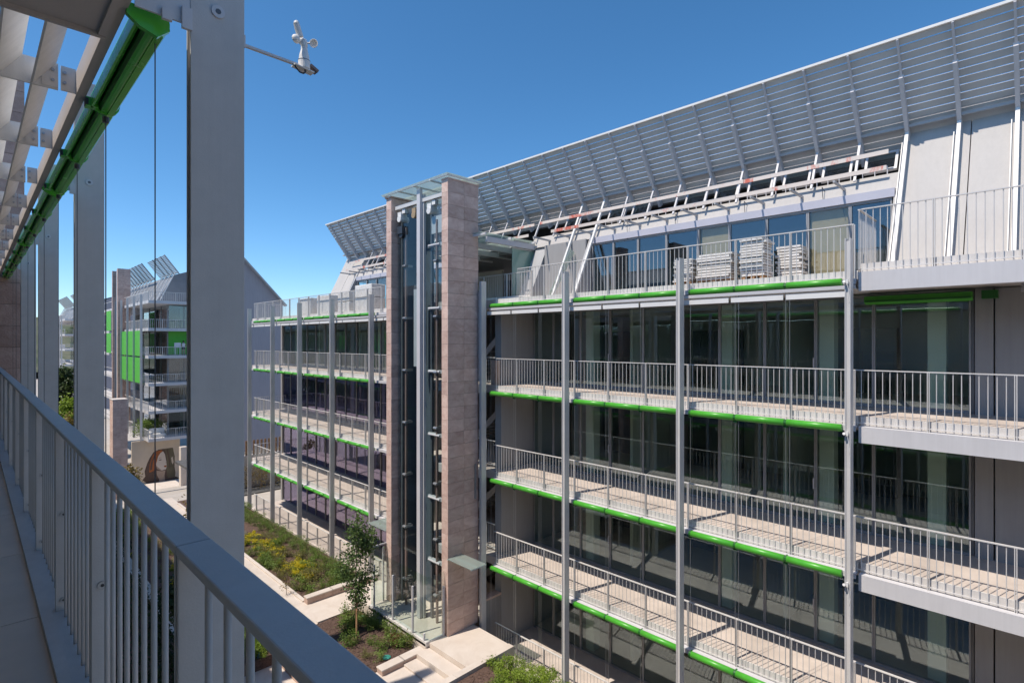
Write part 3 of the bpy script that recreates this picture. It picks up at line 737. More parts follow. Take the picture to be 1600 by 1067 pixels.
for (y, s) in ((18.75, 1), (17.75, .8), (16.75, .9)):
    mb = MB(); mb.box(12.3, 12.6, y - .12, y + .12, 4.98, 5.22); mb.tube((12.28, y, 4.95), (12.7, y, 4.95), .13, 12); mb.box(12.35, 12.5, y - .32, y - .12, 5.15, 5.32)
    mb.build('hoist_bracket', 'beige' if s < .85 else 'white', tw)
mb = MB(); mb.tube((12.35, 18.75, 4.35), (12.7, 18.75, 4.35), .16, 12); mb.box(12.3, 12.5, 18.55, 18.95, 4.35, 4.65); mb.build('hoist_motor', 'black', tw)
# lift landings seen through the right shaft
for f in FL:
    B(13.5, 14.18, 15.82, 20.4, f - .32, f).build('landing_slab', 'light_metal', tw)
    mb = MB(); mb.box(13.5, 13.54, 15.85, 17.4, f + 1.0, f + 1.04)
    for q in range(8): mb.tube((13.52, 15.9 + q * .2, f), (13.52, 15.9 + q * .2, f + 1.0), .01, 5, caps=False)
    mb.build('landing_rail', 'rail', tw)
# glass roof
rf = MB()
for y in (15.34, 16.4, 17.45, 18.5, 19.55): rf.beam((12.08, y, 5.97), (13.62, y, 5.97), .045, .06)
rf.beam((12.06, 15.3, 5.97), (12.06, 19.6, 5.97), .05, .06); rf.beam((13.64, 15.3, 5.97), (13.64, 19.6, 5.97), .05, .06)
rf.build('roof_frame', 'white', tw)
for y in (15.26, 16.38, 17.48, 18.58): B(12.0, 13.70, y, y + 1.08, 6.003, 6.015).build('roof_pane', 'canopy_glass', tw)
B(13.55, 13.62, 15.25, 15.38, -1.5, 1.9).build('fixing_plate', 'steel', tw)
B(13.40, 13.47, 15.37, 15.395, -5.9, -4.6).build('fixing_plate', 'steel', tw)
# entrance canopies
for (lab, y0, y1, z, xe) in (('flat glass entrance canopy fixed to the right side of the lift tower', 14.07, 15.38, -7.8, 12.8), ('flat glass entrance canopy on the far left side of the lift tower', 19.5, 20.9, -7.8, 13.4)):
    t = thing('entrance_canopy', lab, 'canopy', (13, (y0 + y1) / 2, z))
    B(12.1, xe, y0, y1, z, z + .02).build('pane', 'canopy_glass', t)
    mb = MB(); mb.box(12.1, xe, y0, y0 + .025, z - .03, z - .003); mb.box(12.1, xe, y1 - .025, y1, z - .03, z - .003); mb.box(12.4, 12.45, y0 + .03, y1 - .03, z - .05, z - .003)
    mb.build('canopy_frame', 'light_metal', t)
# glass screen round the foot of the tower
gs = thing('glass_screen', 'tall clear glass balustrade around the foot of the lift tower', 'glass screen', (11.5, 17.3, TB))
for (a, b) in ((15.62, 16.95), (16.97, 18.2), (18.22, 19.4)):
    B(11.40, 11.42, a, b, TB + .06, TB + 2.3).build('pane', 'clear', gs)
B(11.42, 12.12, 15.60, 15.62, TB + .06, TB + 2.3).build('pane', 'clear', gs)
B(11.42, 12.6, 19.4, 19.42, TB + .06, TB + 2.3).build('pane', 'clear', gs)
B(11.32, 11.52, 15.58, 19.45, TB - .1, TB + .055).build('base_rail', 'curb', gs)
B(11.53, 12.13, 15.56, 15.66, TB - .1, TB + .055).build('base_rail', 'curb', gs)
for (x, y, h) in ((11.36, 16.45, 1.75), (11.36, 17.75, 1.75), (11.36, 19.1, 1.75), (12.08, 15.57, 1.8), (12.0, 19.46, 2.2), (11.36, 15.75, .3)):
    mb = MB(); mb.box(x - .03, x + .03, y - .03, y + .03, TB - .08, TB + h); mb.build('glass_clamp_post', 'light_metal', gs)
mb = MB(); mb.box(11.35, 12.5, 19.46, 19.5, TB + 2.28, TB + 2.34); mb.build('door_head', 'light_metal', gs)
# little wall below terrace edge right of the tower
wl = thing('retaining_wall', 'short dark retaining wall with cream coping beside the ground terrace', 'wall', (14.3, 14.9, FG))
B(13.78, 14.56, 15.17, 15.45, FG, FG + 1.9).build('wall_body', 'concrete', wl); B(13.74, 14.56, 15.14, 15.48, FG + 1.903, FG + 1.98).build('coping', 'pink_stone', wl)

# ------------------------------------------------------------------ near building: our own balcony
own = thing('apartment_building', 'near apartment block with shaded balcony, grey columns and white louvred pergola', 'building', (0, 6, -12))
OF = -1.6
for k in range(-2, 15):
    ya = 1.52 + 1.3333 * k
    B(-.62, .288, ya + .003, ya + 1.328, OF - .03, OF).build('floor_tile', 'own_floor', own)
    B(-1.6, -.626, ya + .003, ya + 1.328, OF - .03, OF).build('floor_tile', 'own_floor', own)
B(-8, .29, -30, 118, OF - .33, OF - .032).build('floor_slab', 'concrete', own)
B(.29, .34, -6, 21, OF - .22, OF + .03).build('edge_channel', 'own_paint', own)
B(.343, .437, -6, 21, OF - .16, OF - .145).build('edge_channel', 'own_paint', own)
B(.343, .42, -6, 21, OF - .02, OF - .0).build('bottom_rail', 'own_paint', own)
orl = thing('x', 'x', 'x'); bpy.data.objects.remove(orl)
hr = MB(); hr.box(.356, .436, .0015, 1.3318, -.524, -.5); hrm = hr.mesh('handrail', 'own_paint')
ps = MB(); ps.box(.362, .428, 0, .012, OF - .2, -.5245); ps.box(.362, .428, .026, .038, OF - .2, -.5245); ps.box(.385, .40, .012, .026, OF - .2, -.5245)
psm = ps.mesh('railing_post', 'own_paint')
bal = MB().tube((.398, 0, OF - .14), (.398, 0, -.5245), .0085, 12).mesh('baluster', 'own_paint')
for p in bal.polygons: p.use_smooth = len(p.vertices) == 4
disc = MB().tube((0, .0, 0), (0, -.006, 0), .017, 20); disc.tube((0, -.006, 0), (0, -.0075, 0), .007, 6, m=1)
discm = disc.mesh('bolt_disc', ['steel', 'black'])
jt = MB().box(.358, .434, -.003, .003, -.523, -.502).mesh('joint_plate', 'dark_steel')
for k in range(-2, 13):
    y = 1.52 + 1.3333 * k
    if y > 16: break
    hnd = inst('handrail', hrm, own, (0, y + .0, 0), bevel=.004)
    inst('joint_plate', jt, hnd, (0, y, 0))
    p = inst('railing_post', psm, own, (0, y, 0), bevel=.0015)
    inst('bolt_disc', discm, p, (.398, y, -1.03)); inst('bolt_disc', discm, p, (.398, y, OF + .06))
    for j in range(1, 10): inst('baluster', bal, own, (0, y + .02 + .1333 * j, 0))
B(-2.3, -2.2, -6, 9.8, OF, 1.48).build('bounce_wall', 'interior', own)  # unseen pale wall added to bounce light onto the near balcony
# columns
oc = h_column(.07, .24, -12, 2.6, .014); ocm = oc.mesh('column', 'own_paint')
bd = MB().tube((0, 0, 0), (0, -.008, 0), .030, 20); bd.tube((0, -.008, 0), (0, -.010, 0), .013, 8, m=1); bdm = bd.mesh('bolt_disc', ['light_metal', 'dark_steel'])
for k in range(-1, 5):
    y = 2.88 + .035 + 4 * k
    c = inst('column', ocm, own, (.858, y, 0), bevel=.002)
    inst('bolt_disc', bdm, c, (.855, y - .036, 1.60)); inst('bolt_disc', bdm, c, (.855, y - .036, -1.9))
    mb = MB(); mb.box(.52, .742, y - .03, y - .018, 1.49, 1.72); mb.box(.70, .742, y - .05, y - .031, 1.46, 1.56); mb.box(.62, .66, y - .05, y - .031, 1.47, 1.52); mb.build('bracket_plate', 'light_metal', own)
# louvred pergola overhead
for k in range(0, 12):
    y = 2.88 + 1.3333 * k
    if k: 
        cb = MB(); cb.box(-.25, .375, y - .006, y + .006, 1.50, 1.655); cb.box(.388, .458, y - .006, y + .006, 1.505, 1.65); cb.box(.30, .375, y - .011, y - .0065, 1.51, 1.64)
        c = cb.build('cross_beam', 'pergola', own)
        bb = MB()
        for (x, z) in ((.35, 1.55), (.35, 1.61), (.405, 1.55), (.405, 1.61)): bb.tube((x, y - .011, z), (x, y - .019, z), .009, 8)
        bb.build('bolt', 'steel', c)
    for (xa, xb) in ((.25, .355), (.10, .205), (-.05, .055)):
        p = [(xa, y + .0075, 1.505), (xa + .010, y + .0075, 1.502), (xb + .010, y + .0075, 1.648), (xb, y + .0075, 1.651)]
        MB().prism(p, (0, 1.318, 0)).build('louvre_slat', 'pergola', own)
eb = MB(); eb.box(.459, .505, -2, 20, 1.498, 1.508); eb.box(.459, .467, -2, 20, 1.509, 1.64); eb.build('edge_beam', 'soffit_panel', own)
mb = MB(); mb.box(-3, .432, -4, 3.21, 1.47, 1.49); mb.box(.432, .462, -4, 3.21, 1.455, 1.495); mb.box(-3, .462, 3.21, 3.232, 1.45, 1.495); mb.build('soffit_panel', 'soffit_panel', own)
B(-8, -.26, -30, 118, 1.49, 1.85).build('unseen_roof_slab', 'concrete', own)  # unseen slab added overhead to keep the sun off the near balcony
B(-8, .45, -6, 3.0, 1.5, 1.85).build('unseen_roof_slab', 'concrete', own)
# green awning cassette with its roller
def shell(r0, r1, a0, a1, y0, y1, cx, cz, n=18):
    mb = MB(); vs = []
    for i in range(n + 1):
        a = R(a0 + (a1 - a0) * i / n)
        for r in (r0, r1):
            for y in (y0, y1): vs.append((cx + r * math.cos(a), y, cz + r * math.sin(a)))
    fs = []
    for i in range(n):
        p = 4 * i; q = p + 4
        fs += [(p, p + 1, q + 1, q), (p + 2, q + 2, q + 3, p + 3), (p, q, q + 2, p + 2), (p + 1, p + 3, q + 3, q + 1)]
    fs += [(0, 2, 3, 1), (4 * n, 4 * n + 1, 4 * n + 3, 4 * n + 2)]
    return mb.add(vs, fs)
CX, CZ = .612, 1.50
for k in range(4):
    for j in range(3):
        ya = 2.98 + 4 * k + j * 1.29; yb = ya + 1.26
        if k == 3 and j > 1: continue
        t = shell(.054, .064, -118, 206, ya, yb, CX, CZ, 26).build('awning_tube', 'green_near', own, smooth=False)
        MB().tube((CX + .0, ya, CZ - .01), (CX, yb, CZ - .01), .042, 14).build('awning_roller', 'dark_green', t, smooth=False)
        MB().box(CX - .078, CX - .066, ya, yb, CZ - .045, CZ + .03).build('side_flange', 'green_near', t)
        MB().beam((CX + .02, ya, CZ - .063), (CX + .02, yb, CZ - .063), .03, .012).build('bottom_bar', 'green_near', t)
        br = MB(); br.box(.508, CX - .04, yb - .025, yb + .04, CZ - .045, CZ + .01); br.tube((CX, yb - .0, CZ), (CX, yb + .028, CZ), .072, 16)
        br.build('awning_bracket', 'green_near', t)
        kn = MB(); kn.tube((CX, yb + .014, CZ - .08), (CX, yb + .014, CZ - .115), .018, 8); kn.box(.505, .52, yb - .03, yb + .03, CZ - .04, CZ + .0); kn.build('bracket_bolt', 'black', t)
        if j < 2 and k < 3: MB().tube((CX, yb + .014, OF - .3), (CX, yb + .014, CZ - .11), .0034, 6, caps=False).build('guide_wire', 'dark_steel', t)
    MB().tube((CX + .02, 3.06 + 4 * k, OF - .3), (CX + .02, 3.06 + 4 * k, CZ - .06), .0028, 6, caps=False).build('guide_wire', 'dark_steel', own)
    br = MB(); ya = 2.95 + 4 * k; br.prism([(.50, ya, CZ - .02), (.55, ya, CZ - .06), (.62, ya, CZ - .085), (.67, ya, CZ - .04), (.66, ya, CZ + .03), (.50, ya, CZ + .03)], (0, .03, 0)); br.build('awning_end_cap', 'green_near', own)
# the rest of the near block: floors above and below, windows behind, stone lift wall
for z in (-4.9, -8.2):
    B(-8, .3, -30, 118, z - .3, z).build('floor_slab', 'concrete', own)  # unseen, lengthened past the block's end to fill the opposite glass reflections
    mb, ys = railing_mb(-30, 60, .4, z); 
    mb.build('balcony_railing', 'own_paint', own)
    MB().tube((.61, -20, z - .26), (.61, 60, z - .26), .08, 10).build('awning_tube', 'green', own)
for z in (OF, -4.9, -8.2, -11.7):
    for k in range(33):
        y = -16 + k * 4
        if z == OF and y < 9: continue
        fr = MB(); 
        for q in range(4): fr.box(-2.05, -1.95, y + q * 1.0, y + q * 1.0 + .05, z + .02, z + 2.8)
        f_ = fr.build('window', 'frame', own); B(-2.01, -1.99, y + .05, y + 3.98, z + .06, z + 2.8).build('pane', 'glass', f_)
B(-8, -6, -30, 118, -12, 1.4).build('inner_wall', 'interior', own)
MB().prism([(-3.2, -30, 1.86), (-4.4, -30, 4.3), (-9, -30, 6.0), (-9, -30, 1.86)], (0, 148, 0)).build('unseen_roof_mass', 'zinc', own)  # unseen roof, shaped so its shade stops short of the garden
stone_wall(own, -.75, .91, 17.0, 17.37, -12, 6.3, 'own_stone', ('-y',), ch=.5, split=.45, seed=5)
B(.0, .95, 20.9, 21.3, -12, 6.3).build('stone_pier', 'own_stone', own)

# ------------------------------------------------------------------ weather station on the near column
ws = thing('weather_station', 'small white cup anemometer on a thin arm fixed to the near column', 'anemometer', (1.31, 2.94, 1.48))
mb = MB(); mb.beam((.98, 2.94, 1.487), (1.275, 2.94, 1.487), .018, .012); mb.box(.975, .99, 2.90, 2.98, 1.46, 1.52); mb.build('arm', 'light_metal', ws)
mb = MB(); mb.beam((1.25, 2.94, 1.478), (1.36, 2.94, 1.468), .05, .006); mb.build('mount_plate', 'white', ws)
MB().lathe((1.312, 2.94, 1.475), [(.028, 0), (.0315, .004), (.0315, .045), (.029, .048), (.026, .075), (.018, .105), (.0165, .125)], 20).build('body', 'white', ws, smooth=False)
MB().lathe((1.312, 2.94, 1.475), [(.0175, .126), (.018, .13), (.0175, .152), (.012, .165), (.004, .17)], 16).build('rotor_hub', 'white', ws)
MB().lathe((1.312, 2.94, 1.52), [(.0322, 0), (.0322, .003)], 20).build('seam', 'dark_steel', ws)
def cup(c, d, r=.024, n=14):
    d = Vector(d).normalized(); c = Vector(c); a = d.cross(Vector((0, 0, 1))).normalized(); b = a.cross(d)
    mb = MB(); vs = []; K = 6
    for rr_ in (r, r * .9):
        for k in range(K + 1):
            t = math.pi / 2 * k / K
            for i in range(n):
                q = 2 * math.pi * i / n
                vs.append(c + (a * math.cos(q) + b * math.sin(q)) * rr_ * math.cos(t) - d * rr_ * math.sin(t) * .95)
    fs = []
    for s_ in range(2):
        o = s_ * (K + 1) * n
        for k in range(K):
            for i in range(n): fs.append((o + k * n + i, o + k * n + (i + 1) % n, o + (k + 1) * n + (i + 1) % n, o + (k + 1) * n + i))
    o = (K + 1) * n
    for i in range(n): fs.append((i, (i + 1) % n, o + (i + 1) % n, o + i))
    return mb.add(vs, fs)
hub = Vector((1.312, 2.94, 1.62))
for k, ang in enumerate((R(-48), R(75), R(190))):
    d = Vector((math.cos(ang), math.sin(ang), 0)); tang = Vector((-d.y, d.x, 0))
    e = hub + d * .052
    up = Vector((0, 0, .035 if k == 1 else 0))
    a_ = MB().tube(hub, hub + d * .034 + up * .5, .004, 6).build('cup_arm', 'light_metal', ws)
    cup(e + up, tang * -1 if k != 1 else (tang * -1)).build('cup', 'white', a_)
mb = MB(); mb.tube((1.285, 2.93, 1.64), (1.262, 2.925, 1.70), .018, 14, .016); mb.lathe((1.262, 2.925, 1.70), [(.016, 0), (.013, .012), (.006, .018)], 12); mb.build('light_sensor', 'white', ws)
mb = MB(); mb.beam((1.34, 2.94, 1.505), (1.385, 2.94, 1.483), .045, .014); mb.build('sun_sensor', 'rust', ws)
ws.location.z += .03
MB().path([(1.312, 2.93, 1.476), (1.312, 2.925, 1.455), (1.30, 2.922, 1.443), (1.28, 2.922, 1.443), (1.262, 2.925, 1.46), (1.255, 2.935, 1.48)], .0045, 8).build('cable', 'black', ws)

# ------------------------------------------------------------------ far blocks
def person(x, y, z):
    t = thing('person', 'person in a white top standing on the far balcony in front of the green blind', 'person', (x, y, z))
    me = bpy.data.meshes.new('body')
    V = [(0, 0, .92), (0, .01, 1.15), (0, .01, 1.38), (0, 0, 1.50), (0, -.01, 1.60), (0, -.01, 1.70),
         (-.19, .01, 1.38), (-.25, -.02, 1.12), (-.22, -.18, 1.02), (.19, .01, 1.38), (.25, -.02, 1.12), (.22, -.18, 1.02),
         (-.10, 0, .86), (-.11, -.02, .48), (-.11, .02, .06), (-.11, -.14, .03), (.10, 0, .86), (.12, -.03, .48), (.12, .02, .06), (.12, -.14, .03)]
    E = [(0, 1), (1, 2), (2, 3), (3, 4), (4, 5), (2, 6), (6, 7), (7, 8), (2, 9), (9, 10), (10, 11), (0, 12), (12, 13), (13, 14), (14, 15), (0, 16), (16, 17), (17, 18), (18, 19)]
    RD = [.14, .12, .14, .055, .085, .08, .06, .045, .035, .06, .045, .035, .085, .06, .042, .035, .085, .06, .042, .035]
    me.from_pydata(V, E, []); me.materials.append(M['skin'])
    o = inst('body', me, t, (x, y, z)); sk = o.modifiers.new('skin', 'SKIN')
    for i, r_ in enumerate(RD): me.skin_vertices[0].data[i].radius = (r_, r_)
    me.skin_vertices[0].data[0].use_root = True
    ss = o.modifiers.new('sub', 'SUBSURF'); ss.levels = 1; ss.render_levels = 1
    MB().lathe((x, y + .01, z + 1.0), [(.165, 0), (.155, .15), (.19, .36), (.17, .43), (.08, .47)], 14).build('top', 'cloth_white', t)
    MB().lathe((x, y, z + .72), [(.20, 0), (.18, .2), (.16, .28)], 14).build('shorts', 'cloth_dark', t)
    MB().lathe((x, y + .02, z + 1.55), [(.07, 0), (.105, .06), (.11, .14), (.08, .2), (.02, .23)], 12).build('hair', 'hair', t)

def far_block(dx, dy, label, full=True, nflo=6):
    fl = [4.88, 1.6, -1.68, -4.96, -8.24, -11.52][:nflo]
    t = thing('apartment_building', label, 'building', (15 + dx, 1.3 + dy, -17))
    X0 = 14.0 + dx; Ye = 1.3 + dy
    for i, f in enumerate(fl):
        B(X0, 19.98 + dx, Ye, 40 + dy, f - .35, f).build('floor_slab', 'fascia', t)
        # railing round the corner
        if i < 5 or full:
            mb = MB(); h = 1.05
            mb.box(X0, X0 + .05, Ye, Ye + 38, f + h - .05, f + h); mb.box(X0, 20 + dx, Ye, Ye + .05, f + h - .05, f + h)
            y = Ye
            while y < Ye + 13: mb.box(X0, X0 + .02, y, y + .025, f, f + h - .05); y += .2
            x = X0
            while x < 20 + dx: mb.box(x, x + .025, Ye, Ye + .02, f, f + h - .05); x += .2
            for q in range(4): mb.box(X0 + q * 1.4, X0 + q * 1.4 + .06, Ye - .01, Ye + .05, f, f + h)
            mb.build('balcony_railing', 'rail', t)
        if i > 0:
            top = f + 2.9
            for q in range(4):
                w_ = B(16.35 + dx, 16.45 + dx, Ye + 2.0 + q * 3.2, Ye + 2.1 + q * 3.2, f, top).build('window', 'frame', t)
                B(16.4 + dx, 16.42 + dx, Ye + 2.1 + q * 3.2, Ye + 5.2 + q * 3.2, f + .05, top).build('pane', 'glass_blue', w_)
            for q in range(2):
                w_ = B(16.45 + dx + q * 1.7, 16.52 + dx + q * 1.7, Ye + 1.95, Ye + 2.05, f, top).build('window', 'frame', t)
                B(16.53 + dx + q * 1.7, 18.14 + dx + q * 1.7, Ye + 1.99, Ye + 2.01, f + .05, top).build('pane', 'glass_blue', w_)
            B(18.5 + dx, 25 + dx, Ye + 5, Ye + 5.1, f, top).build('inner_wall', 'interior', t)
            B(19.3 + dx, 19.4 + dx, Ye + 2, Ye + 38, f, top).build('inner_wall', 'int_dark', t)
    # end wall with the falling gable
    MB().prism([(20 + dx, Ye + .6, -17.3), (20 + dx, Ye + .6, 8.6), (24.2 + dx, Ye + .6, 10.9), (25 + dx, Ye + .6, 10.6), (30 + dx, Ye + .6, 5.15), (30 + dx, Ye + .6, -17.3)], (0, .5, 0)).build('gable_wall', 'purple', t)
    MB().beam((24.6 + dx, Ye + .4, 11.05), (30.3 + dx, Ye + .4, 4.95), .9, .18, up=(.7, 0, .7)).build('roof_verge', 'zinc', t)
    for k in range(5):
        if full or k < 3: inst('column', h_column(.14, .24, -12, 5.6).mesh('column', 'paint'), t, (13.64 + dx, 3.19 + 4 * k + dy, 0))
    # louvred roof canopy
    dz = 3.28
    for (s0, y0, y1, xo, zo) in ((0, 12 + dy, 31 + dy, 0, 0), (0, Ye + 1, 11.6 + dy, .5, .1)):
        for i in range(13):
            s = -.4 + .2 * i; a = Vector((J.x + dx + xo, y0, J.z + dz + zo)) + CV * s; b = a + CV * .14
            MB().prism([a, a + CN * .03, b + CN * .03, b], (0, y1 - y0, 0)).build('canopy_slat', 'slat', t)
        for q in range(int((y1 - y0) / 2)):
            a = Vector((J.x + dx + xo, y0 + q * 2, J.z + dz + zo)) + CN * .1
            MB().beam(a - CV * .5, a + CV * 2.2, .08, .12, up=CN).build('canopy_rib', 'zinc', t)
            MB().beam(a, (14.9 + dx + xo, y0 + q * 2, 5.0), .09, .09).build('roof_strut', 'white', t)
    MB().prism([(15.4 + dx, Ye + 3, 4.9), (17.4 + dx, Ye + 3, 8.4), (24.4 + dx, Ye + 3, 10.9), (30 + dx, Ye + 3, 5.1), (30 + dx, Ye + 3, 4.9)], (0, 30, 0)).build('main_roof', 'roof_grey', t)
    return t, fl, X0, Ye
b2, fl2, X02, Ye2 = far_block(.92, 74.2, 'second apartment block further off with lowered green blinds and painted ground wall')
# green blinds between its posts
for f in fl2[2:4]:
    for k in range(3):
        for q in range(3):
            y = 77.45 + 4 * k + q * 1.3
            MB().box(14.62, 14.64, y, y + 1.26, f - .1, f + 3.0).build('green_blind', 'green_cloth', b2)
for f in fl2[1:3]:
    B(14.6, 14.62, 97.2, 100.9, f, f + 2.9).build('green_blind', 'green_cloth', b2)
B(17.4, 20.2, Ye2 + 1.9, Ye2 + 1.94, -1.6, 1.3).build('green_blind', 'green_cloth', b2)
t2 = thing('lift_tower', 'distant mauve stone lift tower beside the green blinds', 'tower', (14.9, 92, -17))
stone_wall(t2, 14.2, 15.65, 89.7, 90.1, -12, 9.9, 'stone', ('-y', '-x'), ch=.9, seed=8)
stone_wall(t2, 14.2, 15.3, 93.5, 93.9, -12, 9.9, 'stone', ('-y', '-x'), ch=.9, seed=9)
B(14.4, 14.5, 91.6, 91.9, -12, 9.9).build('mullion', 'light_metal', t2); B(14.6, 14.7, 90.2, 93.4, -12, 9.5).build('shaft_back', 'dark_steel', t2)
person(18.7, Ye2 + .55, -1.68)
mb = MB(); mb.box(17.7, 18.4, Ye2 + .5, Ye2 + .55, -.75, -.15); mb.box(17.75, 17.8, Ye2 + .48, Ye2 + .57, -1.68, -.15); mb.box(18.3, 18.35, Ye2 + .48, Ye2 + .57, -1.68, -.15)
mb.build('drying_rack', 'cloth_white', label='white laundry on a drying rack beside the person on the far balcony', category='drying rack')
sf = thing('outdoor_sofa', 'cream outdoor sofa with cushions on the lowest far terrace', 'sofa', (16.0, Ye2 + 1.3, -11.52))
B(15.3, 16.9, Ye2 + .9, Ye2 + 1.8, -11.5, -11.1).build('seat', 'wrap', sf, bevel=.08); B(15.3, 16.9, Ye2 + 1.6, Ye2 + 1.85, -11.09, -10.5).build('backrest', 'wrap', sf, bevel=.08)
B(15.3, 15.5, Ye2 + .9, Ye2 + 1.58, -11.09, -10.8).build('armrest', 'wrap', sf, bevel=.05)
# mural wall under the far terrace
Ym = 77.3
def wp(x, y):
    u = 200 + x / 13.34; v = 690 + y / 13.34; r = (u - 800) / 848; X = Ym * (1 + r) / (1 - r)
    return (X, -(v - 533.5) * (X + Ym) / 1199.25)
mw = thing('mural_wall', 'cream ground floor wall painted with a red haired woman, far left of the court', 'mural', (16.5, Ym, -17.2))
B(13.6, 18.62, Ym, Ym + .3, -17.3, -11.9).build('wall_body', 'm_cream', mw)
def mpoly(name, pts, m, lvl):
    P = [wp(*p) for p in pts]
    MB().prism([(x, Ym - .004 * lvl - .004, z) for x, z in P], (0, .0035, 0)).build(name, m, mw)
mpoly('painted_hair', [(300, 800), (360, 720), (345, 620), (400, 450), (450, 340), (530, 220), (640, 160), (930, 120), (975, 300), (970, 520), (990, 640), (970, 780), (800, 840), (640, 860), (430, 900), (400, 870)], 'm_dark', 1)
mpoly('painted_hair_light', [(440, 640), (450, 480), (500, 300), (570, 210), (700, 165), (720, 200), (640, 300), (590, 440), (580, 560), (520, 620)], 'm_hair', 2)
mpoly('painted_hair_side', [(760, 150), (940, 130), (970, 320), (960, 560), (985, 650), (960, 760), (830, 760), (800, 560), (810, 400)], 'm_olive', 2)
mpoly('painted_face', [(630, 300), (680, 230), (740, 190), (790, 300), (800, 400), (805, 520), (790, 570), (690, 600), (600, 560), (585, 460)], 'm_skin', 3)
mpoly('painted_neck', [(595, 600), (700, 610), (780, 590), (760, 700), (780, 850), (640, 870), (650, 780), (600, 690)], 'm_shade', 2.5)
mpoly('painted_eye', [(630, 375), (660, 390), (700, 378), (695, 360), (660, 372)], 'm_dark', 4)
mpoly('painted_brow', [(640, 335), (690, 320), (700, 332), (645, 350)], 'm_shade', 4)
mpoly('painted_lips', [(745, 495), (800, 485), (800, 525), (760, 530)], 'm_hair', 4)
mpoly('painted_nose', [(775, 430), (800, 420), (805, 440), (780, 445)], 'm_shade', 4)
mpoly('painted_hair_strand', [(455, 600), (480, 430), (560, 260), (600, 240), (520, 400), (500, 580)], 'm_dark', 3)
mpoly('painted_hair_strand', [(800, 160), (830, 150), (880, 380), (870, 560), (850, 400)], 'm_dark', 3)
mpoly('painted_hair_strand', [(720, 180), (770, 160), (800, 300), (815, 420), (795, 400), (770, 260)], 'm_dark', 4)
mpoly('painted_hair_light', [(900, 330), (930, 310), (950, 420), (930, 470), (910, 420)], 'm_cream', 3)
mpoly('painted_hair_strand', [(400, 860), (380, 700), (460, 640), (580, 590), (610, 720), (640, 850), (500, 890)], 'm_dark', 3)
mpoly('painted_cheek', [(590, 500), (640, 540), (700, 590), (690, 600), (600, 565)], 'm_shade', 4)
mpoly('painted_shoulder', [(780, 760), (1000, 720), (1080, 760), (1060, 800), (790, 830)], 'm_dark', 2.2)
t = thing('stone_pier', 'tall free standing mauve stone pier in front of the second block', 'pier', (10, 62.5, -15))
stone_wall(t, 9.45, 10.6, 62, 63.6, -15.2, -5.5, 'stone', ('-y', '-x'), ch=.75, seed=12); B(9.42, 10.63, 61.97, 63.63, -5.49, -5.42).build('coping', 'cream', t)
t = thing('stone_pier', 'pale stone pier at the right of the painted wall', 'pier', (17.6, 71, -17))
B(17.1, 17.75, 70.6, 71.4, -17.2, -12.1).build('pier_body', 'cream', t)
structure('far_terrace', B(12, 22, 60, 77, -17.35, -17.05), 'cream')
structure('road', B(14.5, 40, 44.5, 62, -12.1, -11.9), 'paving_dark')
t = thing('retaining_wall', 'cream retaining wall with slatted fence beyond the end of the long block', 'wall', (20, 47, -12))
B(14.6, 34, 46.5, 46.9, -12, -9.3).build('wall_body', 'cream', t)
for i in range(60): B(14.7 + i * .3, 14.86 + i * .3, 46.6, 46.65, -9.29, -8.1).build('fence_slat', 'stake', t)
b3, fl3, X03, Ye3 = far_block(.6, 150, 'third apartment block in the far distance with planted balconies', False)
t3 = thing('lift_tower', 'farthest stone lift tower just showing behind the columns', 'tower', (14, 166, -17))
stone_wall(t3, 12.6, 14.2, 165.5, 166.2, -12, 9.6, 'stone', ('-y', '-x'), ch=1.6, seed=10)

# ------------------------------------------------------------------ plants
def leaf_mesh(name, n, rx, ry, rz, size, mats, seed, clumps=14, stems=6, flat=0.0, flower=0.0, base=0.0):
    """leaf clumps round many little centres, plus stems"""
    rr = random.Random(seed); mb = MB(); cs = []
    for _ in range(clumps):
        a = rr.uniform(0, 6.283); h = rr.random(); q = math.sqrt(rr.random()) * (1 - .35 * abs(h - .45))
        cs.append(Vector((rx * q * math.cos(a), ry * q * math.sin(a), base + rz * (.12 + .88 * h))))
    for s_ in range(stems):
        c = cs[s_ % len(cs)]; mb.tube((c.x * .15, c.y * .15, 0), c, .008 + .01 * rx, 5, .004, m=1, caps=False)
    for i in range(n):
        c = cs[i % clumps]; sp = (rx + rz) * .5 * .36
        p = c + Vector((rr.gauss(0, sp * .5), rr.gauss(0, sp * .5), rr.gauss(0, sp * .42)))
        if p.z < .01: p.z = rr.uniform(.01, .06)
        s = size * rr.uniform(.6, 1.35)
        d = Vector((rr.gauss(0, 1), rr.gauss(0, 1), rr.gauss(.35, .8))).normalized(); e = d.cross(Vector((rr.gauss(0, 1), rr.gauss(0, 1), rr.gauss(0, 1)))).normalized()
        w = s * .42; f = d.cross(e) * (s * .12)
        m = 0
        if flower and p.z > rz * .55 and rr.random() < flower: m = 2
        mb.add([p, p + d * s * .5 + e * w * .5 + f, p + d * s, p + d * s * .5 - e * w * .5 + f], [(0, 1, 2, 3)], m)
    return mb.mesh(name, mats, fixn=False)
SM = {}
